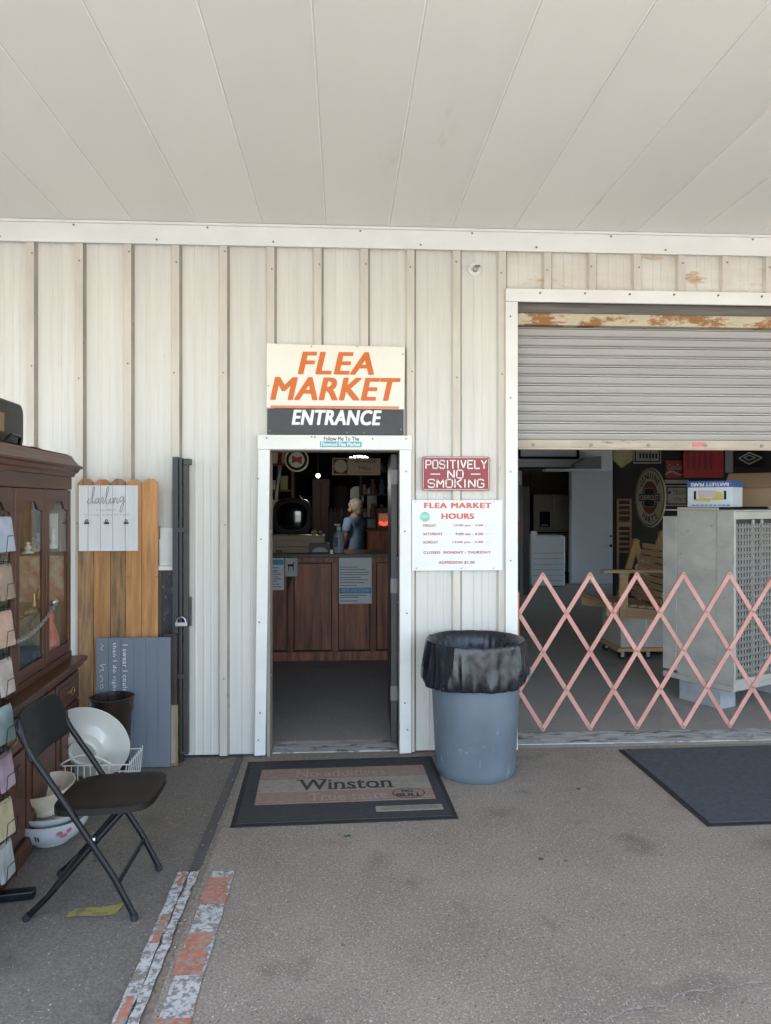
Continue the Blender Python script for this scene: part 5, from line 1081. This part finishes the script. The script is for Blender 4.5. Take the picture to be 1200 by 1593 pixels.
m_gold = mat('gilt', (.7,.5,.22), .35, metal=.6); m_por = mat('porcelain white', (.8,.78,.74), .3); m_mag = mat('magazine red', (.75,.62,.50), .6, .3, 14, c2=(.62,.22,.14)); m_doll = mat('red pattern', (.65,.10,.10), .7, .4, 25, c2=(.6,.35,.25)); m_navy = mat('slate blue box', (.06,.09,.10), .5, .3, 20)
figurine = lambda x, y, z, h, w_: MB().lathe([(0,0),(w_,0),(w_*.9,h*.1),(w_*.35,h*.25),(w_*.7,h*.5),(w_*.3,h*.72),(w_*.45,h*.85),(w_*.2,h),(0,h)], 14, (x,y,z))
zf1, zs_1, zs2 = ZB+.036, 1.1085, 1.4285
inside('magazine', MB().box(.03,-.30,zs_1,.036,-.035,zs_1+.27), m_mag, 'old illustrated magazine propped on the shelf behind the nearest-to-wall glass door', 'magazine', False)
inside('doll', MB().lathe([(0,0),(.085,0),(.075,.1),(.045,.2),(.05,.22),(.035,.28),(0,.30)], 18, (.13,-.11,zf1)), m_doll, 'red patterned doll on the cabinet floor below the magazine', 'doll')
inside('photo_board', MB().box(.30,-.27,zf1,.308,-.04,zf1+.27), mat('old print', (.62,.58,.5), .7, .5, 12, c2=(.25,.22,.19)), 'faded print standing on the cabinet floor behind the middle door', 'picture', False)
inside('slate_box', MB().box(.36,-.19,zf1,.56,-.035,zf1+.10), m_navy, 'slate blue box on the cabinet floor in front of the faded print', 'box', False)
inside('glass_goblet', figurine(.36,-.07,zs_1,.12,.03), m_gold, 'small brass figure on the lower glass shelf', 'figurine')
inside('bell', MB().lathe([(0,.1),(.01,.1),(.012,.06),(.03,.02),(.035,0),(0,0)], 14, (.46,-.06,zs_1)), m_gold, 'little brass bell on the lower glass shelf', 'bell')
inside('costume_jewelry', MB().ellipsoid((.55,-.05,zs_1+.018),(.10,.03,.02),16,8), mat('jewelry heap', (.4,.28,.18), .3, .6, 60, c2=(.15,.09,.06), metal=.4), 'heap of costume jewelry on the lower glass shelf', 'jewelry')
for k, (xx, h, mm, lb) in enumerate(((.30,.07,m_por,'white porcelain shell'), (.38,.10,m_por,'white porcelain cup'), (.46,.08,m_gold,'gilt ornament'), (.54,.06,m_por,'tiny white dish'), (.14,.12,m_por,'white porcelain figure'))): inside('ornament', figurine(xx,-.065,zs2,h,.03), mm, lb + ' on the upper glass shelf of the cabinet', 'ornament')
inside('card_sign', MB().box(.06,-.16,zs2,.065,-.06,zs2+.2), m_por, 'narrow white card standing on the upper glass shelf near the wall', 'card', False)
chn = thing('chain', 'steel chain looped between the glazed cabinet doors', 'chain', CLM @ Vector((.44, .03, 1.1)))
p0, p1 = CLM @ Vector((.36,.025,1.15)), CLM @ Vector((1.1,.03,1.06)); mb = MB(); NL = 34; pts = []
for i in range(NL+1):
    t_ = i/NL; p = p0.lerp(p1, t_); p.z -= .07*4*t_*(1-t_)*.8; pts.append(p)
for i in range(NL):
    a, b = pts[i], pts[i+1]; d = (b-a).normalized(); s_ = d.cross(Vector((0,0,1))).normalized(); u_ = s_ if i % 2 else d.cross(s_).normalized(); c_ = (a+b)/2
    mb.tube([c_ + d*cos(q)*.017 + u_*sin(q)*.0095 for q in [2*pi*j/10 for j in range(11)]], .0032, 5, cap=False)
mb.build('links', m_steel, chn, smooth=True)
for lx in (.365, .395): c_ = CLM @ Vector((lx,.02,1.15)); MB().ellipsoid(c_, (.016,.016,.016), 12, 8).build('knob', m_steel, chn, smooth=True)
# on top of the cabinet
tp = ZT+.131; bc = thing('black_case', 'black hard-shell case standing on top of the china cabinet', 'case', CLM @ Vector((.55,-.2,tp)), radians(-86.1)); ztc = .225
mb = MB().prism([(p[0], p[1]) for p in rrect(-.0, .0, .62, ztc, .05)], -.10, .12); mb.build('shell', m_blackp, bc, local=True, bevel=.012); MB().box(.30,.1205,.06,.52,.135,.15).build('tan_panel', wood('tan inlay', (.24,.15,.07), (.16,.1,.05), .5), bc, local=True, bevel=.003); MB().tube([(.1,.13,.01),(.14,.15,.05),(.26,.15,.05),(.3,.13,.01)], .008).build('handle', m_black, bc, local=True, smooth=True)
pt = MB().box(.24,-.18,tp,.36,-.1,tp+.025); o = inside('small_tray', pt, m_dkwood, 'small dark tray lying on the cabinet top beside the black case', 'tray', False)

# ------------------------------------------------------------ wire card rack at the left edge
RX, RYY = -1.520, -1.74
rk = thing('card_rack', 'tall black wire spinner rack of cards at the left edge', 'rack', (RX, RYY, 0), radians(-4))
MB().tube([(0,0,.03),(0,0,1.72)], .012).build('pole', m_black, rk, local=True)
for a in (0, 90, 180, 270):
    mb = MB(); mb.M = Matrix.Rotation(radians(a+14), 4, 'Z'); mb.box(.0,-.025,.0,.20,.025,.035); mb.build('foot', m_black, rk, local=True, bevel=.006)
tops = [1.645, 1.443, 1.244, 1.04, .84, .64, .44, .26]; names = ['topmost', 'second', 'third', 'fourth', 'fifth', 'sixth', 'seventh', 'lowest']
cols_f = [(.62,.22,.32,'pink'),(.16,.45,.66,'sky blue'),(.50,.58,.66,'pale blue'),(.62,.46,.46,'blush'),(.60,.62,.62,'white'),(.55,.25,.45,'magenta'),(.60,.64,.62,'mint white'),(.25,.32,.55,'violet blue')]
cols_s = [(.34,.38,.46,'blue-grey'),(.30,.23,.17,'wood-print'),(.42,.28,.22,'terracotta'),(.42,.37,.34,'stone'),(.34,.46,.44,'sea-green'),(.40,.28,.34,'mauve'),(.48,.42,.26,'straw'),(.4,.4,.385,'dull grey')]
wire = None; hr = .082
for k, zt_ in enumerate(tops):
    for side in (0, 1, 2, 3):
        mb = MB(); mb.M = Matrix.Rotation(radians(90*side), 4, 'Z'); z0_ = zt_-.165
        for xx in (-.04, .04): mb.tube([(xx,-hr,z0_+.17),(xx,-hr+.005,z0_),(xx,-hr-.035,z0_-.004),(xx,-hr-.042,z0_+.075)], .0018, 5)
        mb.tube([(-.04,-hr-.042,z0_+.075),(.04,-hr-.042,z0_+.075)], .0018, 5); mb.tube([(-.06,-hr,z0_+.16),(.06,-hr,z0_+.16)], .0018, 5); mb.tube([(0,0,z0_+.16),(0,-hr,z0_+.16)], .002, 5)
        mb.build('wire_pocket', m_black, rk, local=True)
    for side, cc_, nm in ((0, cols_f[k], 'front'), (1, cols_s[k], 'right')):
        mb = MB(); mb.M = Matrix.Translation((RX,RYY,0)) @ Matrix.Rotation(radians(-4 + 90*side + (5 if k % 2 else -4)*side), 4, 'Z') @ Matrix.Translation((0,-hr-.008,zt_-.16)) @ Matrix.Rotation(radians(-8), 4, 'X')
        n_ = 1 if side == 0 else 3
        for j in range(n_): mb.box(-.062+.004*j, -.010-.004*j, 0, .062-.003*j, -.007-.004*j, .150-.006*j)
        mb.build('greeting_card', mat('card %s %d' % (nm, k), cc_[:3], .5, .25, 14), label='%s card%s in the %s pocket on the rack\'s %s side' % (cc_[3], 's' if side else '', names[k], nm), cat='card')

# ------------------------------------------------------------ folding chair
fcx = thing('folding_chair', 'black metal folding chair facing right in front of the china cabinet', 'chair', (-1.08, -1.71, 0))
yn, yf = -1.905, -1.505
for yy_ in (yn, yf):
    # long tube: front foot -> seat side -> back post
    MB().tube([(-.845,yy_,.008),(-.93,yy_,.175),(-1.16,yy_,.535),(-1.245,yy_,.66),(-1.29,yy_,.74),(-1.305,yy_,.78)], .0125, 10).build('front_leg', m_black, fcx, smooth=True)
    s_ = .022 if yy_ == yn else -.022
    MB().tube([(-1.285,yy_+s_,.008),(-1.20,yy_+s_,.09),(-.99,yy_+s_,.33),(-.90,yy_+s_,.43)], [.0125,.0125,.011,.011], 10).build('rear_leg', m_black, fcx, smooth=True)
    MB().tube([(-1.288,yy_+s_,.0),(-1.272,yy_+s_,.022)], .0155, 10).build('rubber_foot', m_rubber, fcx); MB().tube([(-.845,yy_,.0),(-.853,yy_,.022)], .0155, 10).build('rubber_foot', m_rubber, fcx)
    MB().tube([(-1.02,yy_+s_*.5,.325),(-1.005,yy_+s_*.5,.325)], .010, 8).build('pivot', m_steel, fcx)
MB().tube([(-.915,yn,.145),(-.915,yf,.145)], .009, 8).build('front_stretcher', m_black, fcx, smooth=True); MB().tube([(-1.20,yn+.02,.095),(-1.20,yf-.02,.095)], .009, 8).build('rear_stretcher', m_black, fcx, smooth=True)
def superpad(cx, cy, hx, hy_, zf_, th, n=56, rings=8, e=.45):
    mb = MB(); vs = []
    sgp = lambda v: math.copysign(abs(v)**e, v)
    for j in range(rings+1):
        s_ = j/rings
        for k in range(n):
            a = 2*pi*k/n; x = cx+hx*s_*sgp(cos(a)); y = cy+hy_*s_*sgp(sin(a)); vs.append((x, y, zf_((x-cx)/hx, (y-cy)/hy_) - (.008 if j == rings else 0)))
    base = len(vs); vs += [(vs[rings*n+k][0], vs[rings*n+k][1], vs[rings*n+k][2]-th) for k in range(n)]
    fs = [(j*n+k, j*n+(k+1) % n, (j+1)*n+(k+1) % n, (j+1)*n+k) for j in range(1, rings) for k in range(n)] + [tuple(n+k for k in range(n))]
    fs += [(rings*n+k, rings*n+(k+1) % n, base+(k+1) % n, base+k) for k in range(n)] + [tuple(base+n-1-k for k in range(n))]
    return mb.add(vs, fs)
superpad(-.995, -1.705, .205, .198, lambda u, v: .452+.028*(u+1)/2*.6 - .012*(1-v*v)*(1-u*u), .026).build('seat', m_seat, fcx, smooth=True)
mb = MB(); vs = []; n1, n2 = 20, 8      # curved backrest panel
for j in range(n2+1):
    for i in range(n1+1):
        u = i/n1*2-1; v = j/n2*2-1; uu = u*(1-.10*max(0,v)**3) ; zz = .735 + .098*v*(1-.12*abs(u)**4); dx = -.35*(zz-.735)
        for_ = -.030*(1-u*u); vs.append((-1.278+dx+for_, -1.705+.212*uu, zz + .0))
mb.add(vs, [(j*(n1+1)+i, j*(n1+1)+i+1, (j+1)*(n1+1)+i+1, (j+1)*(n1+1)+i) for j in range(n2) for i in range(n1)])
bk = mb.build('backrest', m_blackp, fcx, smooth=True); sm = bk.modifiers.new('t','SOLIDIFY'); sm.thickness = .02; sm.offset = 0; b_ = bk.modifiers.new('b','BEVEL'); b_.width = .007; b_.segments = 3

# ------------------------------------------------------------ bucket and crockery
bx_, by_ = X(174, -.34), -.34; bk = thing('metal_bucket', 'tall dark brown metal bucket in front of the grey plank sign', 'bucket', (bx_, by_, 0)); m_buck = mat('dark brown enamel', (.035,.022,.018), .3, .3, 5, stretch=(3,3,.6), spot=(.07,.04,.03), spot_amt=.3)
hbk = .50
MB().lathe([(0,.012),(.092,.0),(.098,.008),(.118,hbk*.80),(.126,hbk*.82),(.129,hbk*.97),(.135,hbk*.985),(.135,hbk),(.124,hbk),(.115,hbk*.8),(.09,.02),(0,.02)], 36, (bx_,by_,0)).build('body', m_buck, bk, smooth=True)
for a in (-25, 160): 
    c_ = Vector((bx_+.14*cos(radians(a)), by_+.14*sin(radians(a)), hbk*.9)); MB().tube([c_+Vector((0,0,.03)), c_+Vector((.012*cos(radians(a)),0,0)), c_+Vector((0,0,-.035))], .005).build('ear', m_buck, bk, smooth=True)
m_cer = mat('white glazed ceramic', (.62,.61,.56), .15, .04, 4, coat=.3); m_cer2 = mat('cream painted ceramic', (.62,.56,.44), .2, .1, 10, spot=(.40,.16,.12), spot_amt=.3, spot_scale=16, coat=.3); m_cer3 = mat('white blue ceramic', (.62,.63,.65), .15, .04, 4, coat=.3)
def tilted(name, prof, loc, rx, ry, m, label, cat, n=48, sc_=(1,1,1)):
    o = MB().lathe(prof, n).build(name, m, smooth=True, label=label, cat=cat); o.location = loc; o.rotation_euler = (rx, ry, 0); o.scale = sc_; return o
pc = at(128, 1172, -.72)
tilted('serving_platter', [(0,.006),(.066,.006),(.070,-.004),(.080,-.004),(.084,.010),(.115,.02),(.135,.055),(.15,.066),(.205,.080),(.237,.090),(.238,.095),(.2,.088),(.14,.075),(.12,.04),(0,.03)], (pc.x, pc.y, pc.z), radians(-72), radians(10), m_cer, 'large white ceramic platter showing its underside behind the folding chair', 'platter')
wb_ = thing('wire_basket', 'small white wire basket holding up the large platter', 'basket', (X(180,-.62), -.62, 0)); m_wire = mat('white wire', (.6,.6,.58), .4); cxw, cyw = X(150,-.72), -.70
for z in (.02, .12, .25): q = [(cxw-.2,cyw-.13,z),(cxw+.19+z*.1,cyw-.13,z),(cxw+.19+z*.1,cyw+.13,z),(cxw-.2,cyw+.13,z),(cxw-.2,cyw-.13,z)]; MB().tube(q, .004, 6).build('hoop', m_wire, wb_)
for i in range(12):
    x_ = cxw-.2+i*.034; MB().tube([(x_,cyw-.13,.0),(x_+(.025 if i > 9 else 0),cyw-.13,.25)], .0028, 5).build('wire', m_wire, wb_)
for i in range(7):
    y_ = cyw-.13+i*.043; MB().tube([(cxw+.19,y_,.0),(cxw+.216,y_,.27)], .0028, 5).build('wire', m_wire, wb_)
MB().tube([(cxw-.17+.3*i/12, cyw-.14, .25+.06*sin(pi*i/12)) for i in range(13)], .005).build('arched_handle', m_wire, wb_, smooth=True)
g0 = gp(80, 1308); cbx, cby = g0.x-.005, g0.y+.015
tilted('mixing_bowl', [(0,.004),(.08,0),(.085,.008),(.125,.03),(.155,.075),(.165,.10),(.168,.105),(.16,.105),(.148,.075),(.115,.04),(0,.02)], (cbx,cby,0), 0, 0, m_cer3, 'white bowl with blue and pink painted flowers, lowest of the stack on the floor', 'bowl', sc_=(1.13,1.13,1.25))
tilted('mixing_bowl', [(0,.0),(.09,.0),(.13,.035),(.148,.06),(.152,.066),(.144,.066),(.12,.035),(0,.02)], (cbx-.005,cby+.004,.085), 0, 0, m_cer3, 'plain white shallow bowl nested inside the blue-flowered bowl', 'bowl', sc_=(1.1,1.1,1.1))
tilted('footed_bowl', [(0,.0),(.062,.0),(.07,.006),(.072,.03),(.075,.035),(.115,.085),(.142,.135),(.146,.142),(.138,.142),(.108,.09),(.06,.045),(0,.04)], (cbx-.02,cby+.012,.135), radians(6), radians(-5), m_cer2, 'cream bowl with painted rose rim on top of the stacked bowls', 'bowl')
bw0 = [o for o in bpy.data.objects if o.name == 'mixing_bowl'][0]
def petal(a, z, w_, h_, m, nm):
    r_ = .157 if z > .06 else .146; mb = MB(); pts = []
    for k in range(12):
        q = 2*pi*k/12; aa = a + w_*cos(q)/r_; zz = z + h_*sin(q); rr2 = .127+(.168-.127)*((zz-.03)/.075)**.75 if zz > .03 else .127; rr2 += .003
        pts.append((rr2*cos(aa), rr2*sin(aa), zz))
    mb.add(pts, [tuple(range(12))]); mb.build(nm, m, bw0, local=True)
m_bf = mat('cobalt petal', (.04,.06,.25), .3); m_pf = mat('pink petal', (.50,.16,.20), .3); m_gf = mat('dark leaf', (.03,.07,.05), .3)
for a, z, w_, h_, m in ((-2.15,.065,.016,.012,m_bf),(-2.05,.055,.012,.010,m_bf),(-1.62,.062,.004,.014,m_gf),(-1.55,.06,.004,.012,m_gf),(-1.0,.075,.013,.010,m_pf),(-.88,.06,.016,.009,m_pf),(-.75,.078,.012,.011,m_pf)): petal(a, z, w_, h_, m, 'painted_petal')

# ------------------------------------------------------------ grit gathered along the wall and the slab joint
mb = MB(); r = random.Random(31)
def grit(x, y, q):
    a = r.uniform(0, 6.28); mb.add([(x+q*cos(a), y+q*sin(a), .0005), (x+q*cos(a+2.1), y+q*sin(a+2.1), .0005), (x+q*cos(a+4.2), y+q*sin(a+4.2), .0005), (x+q*.2, y, q*r.uniform(.5,1.1))], [(0,1,3),(1,2,3),(2,0,3)])
for i in range(420):
    x = r.uniform(-1.1, 3.2); grit(x, -.02 - abs(r.gauss(0, .07)), r.uniform(.002,.006))
for i in range(160): grit(r.gauss(-.645, .03), r.uniform(-2.6, -.05), r.uniform(.002,.006))
for i in range(420): grit(r.uniform(-1.2, 2.8), r.uniform(-2.8, -.1), r.uniform(.0015,.0045))
mb.build('grit', mat('grit', (.36,.31,.25), .9, .5, 40, c2=(.10,.085,.07)), label='loose grit and crumbs scattered over the concrete', cat='grit', kind='stuff')
GROUPS = {'card': 'cards in the wire rack and on the counter', 'jar': 'jars on the shelves behind the heater', 'vase': 'goods on the shelves behind the television', 'carton': 'cartons among the goods', 'notice': 'notices on the counter front',
          'bowl': 'bowls stacked behind the chair', 'ornament': 'ornaments on the upper cabinet shelf', 'trestle': 'trestles behind the bench', 'mirror': 'mirrors at the back of the market', 'shelf': 'shelves inside the market', 'sign': 'signs on show'}
for o in bpy.data.objects:
    if o.parent is None and o.get('category') in GROUPS and 'group' not in o: o['group'] = GROUPS[o['category']]
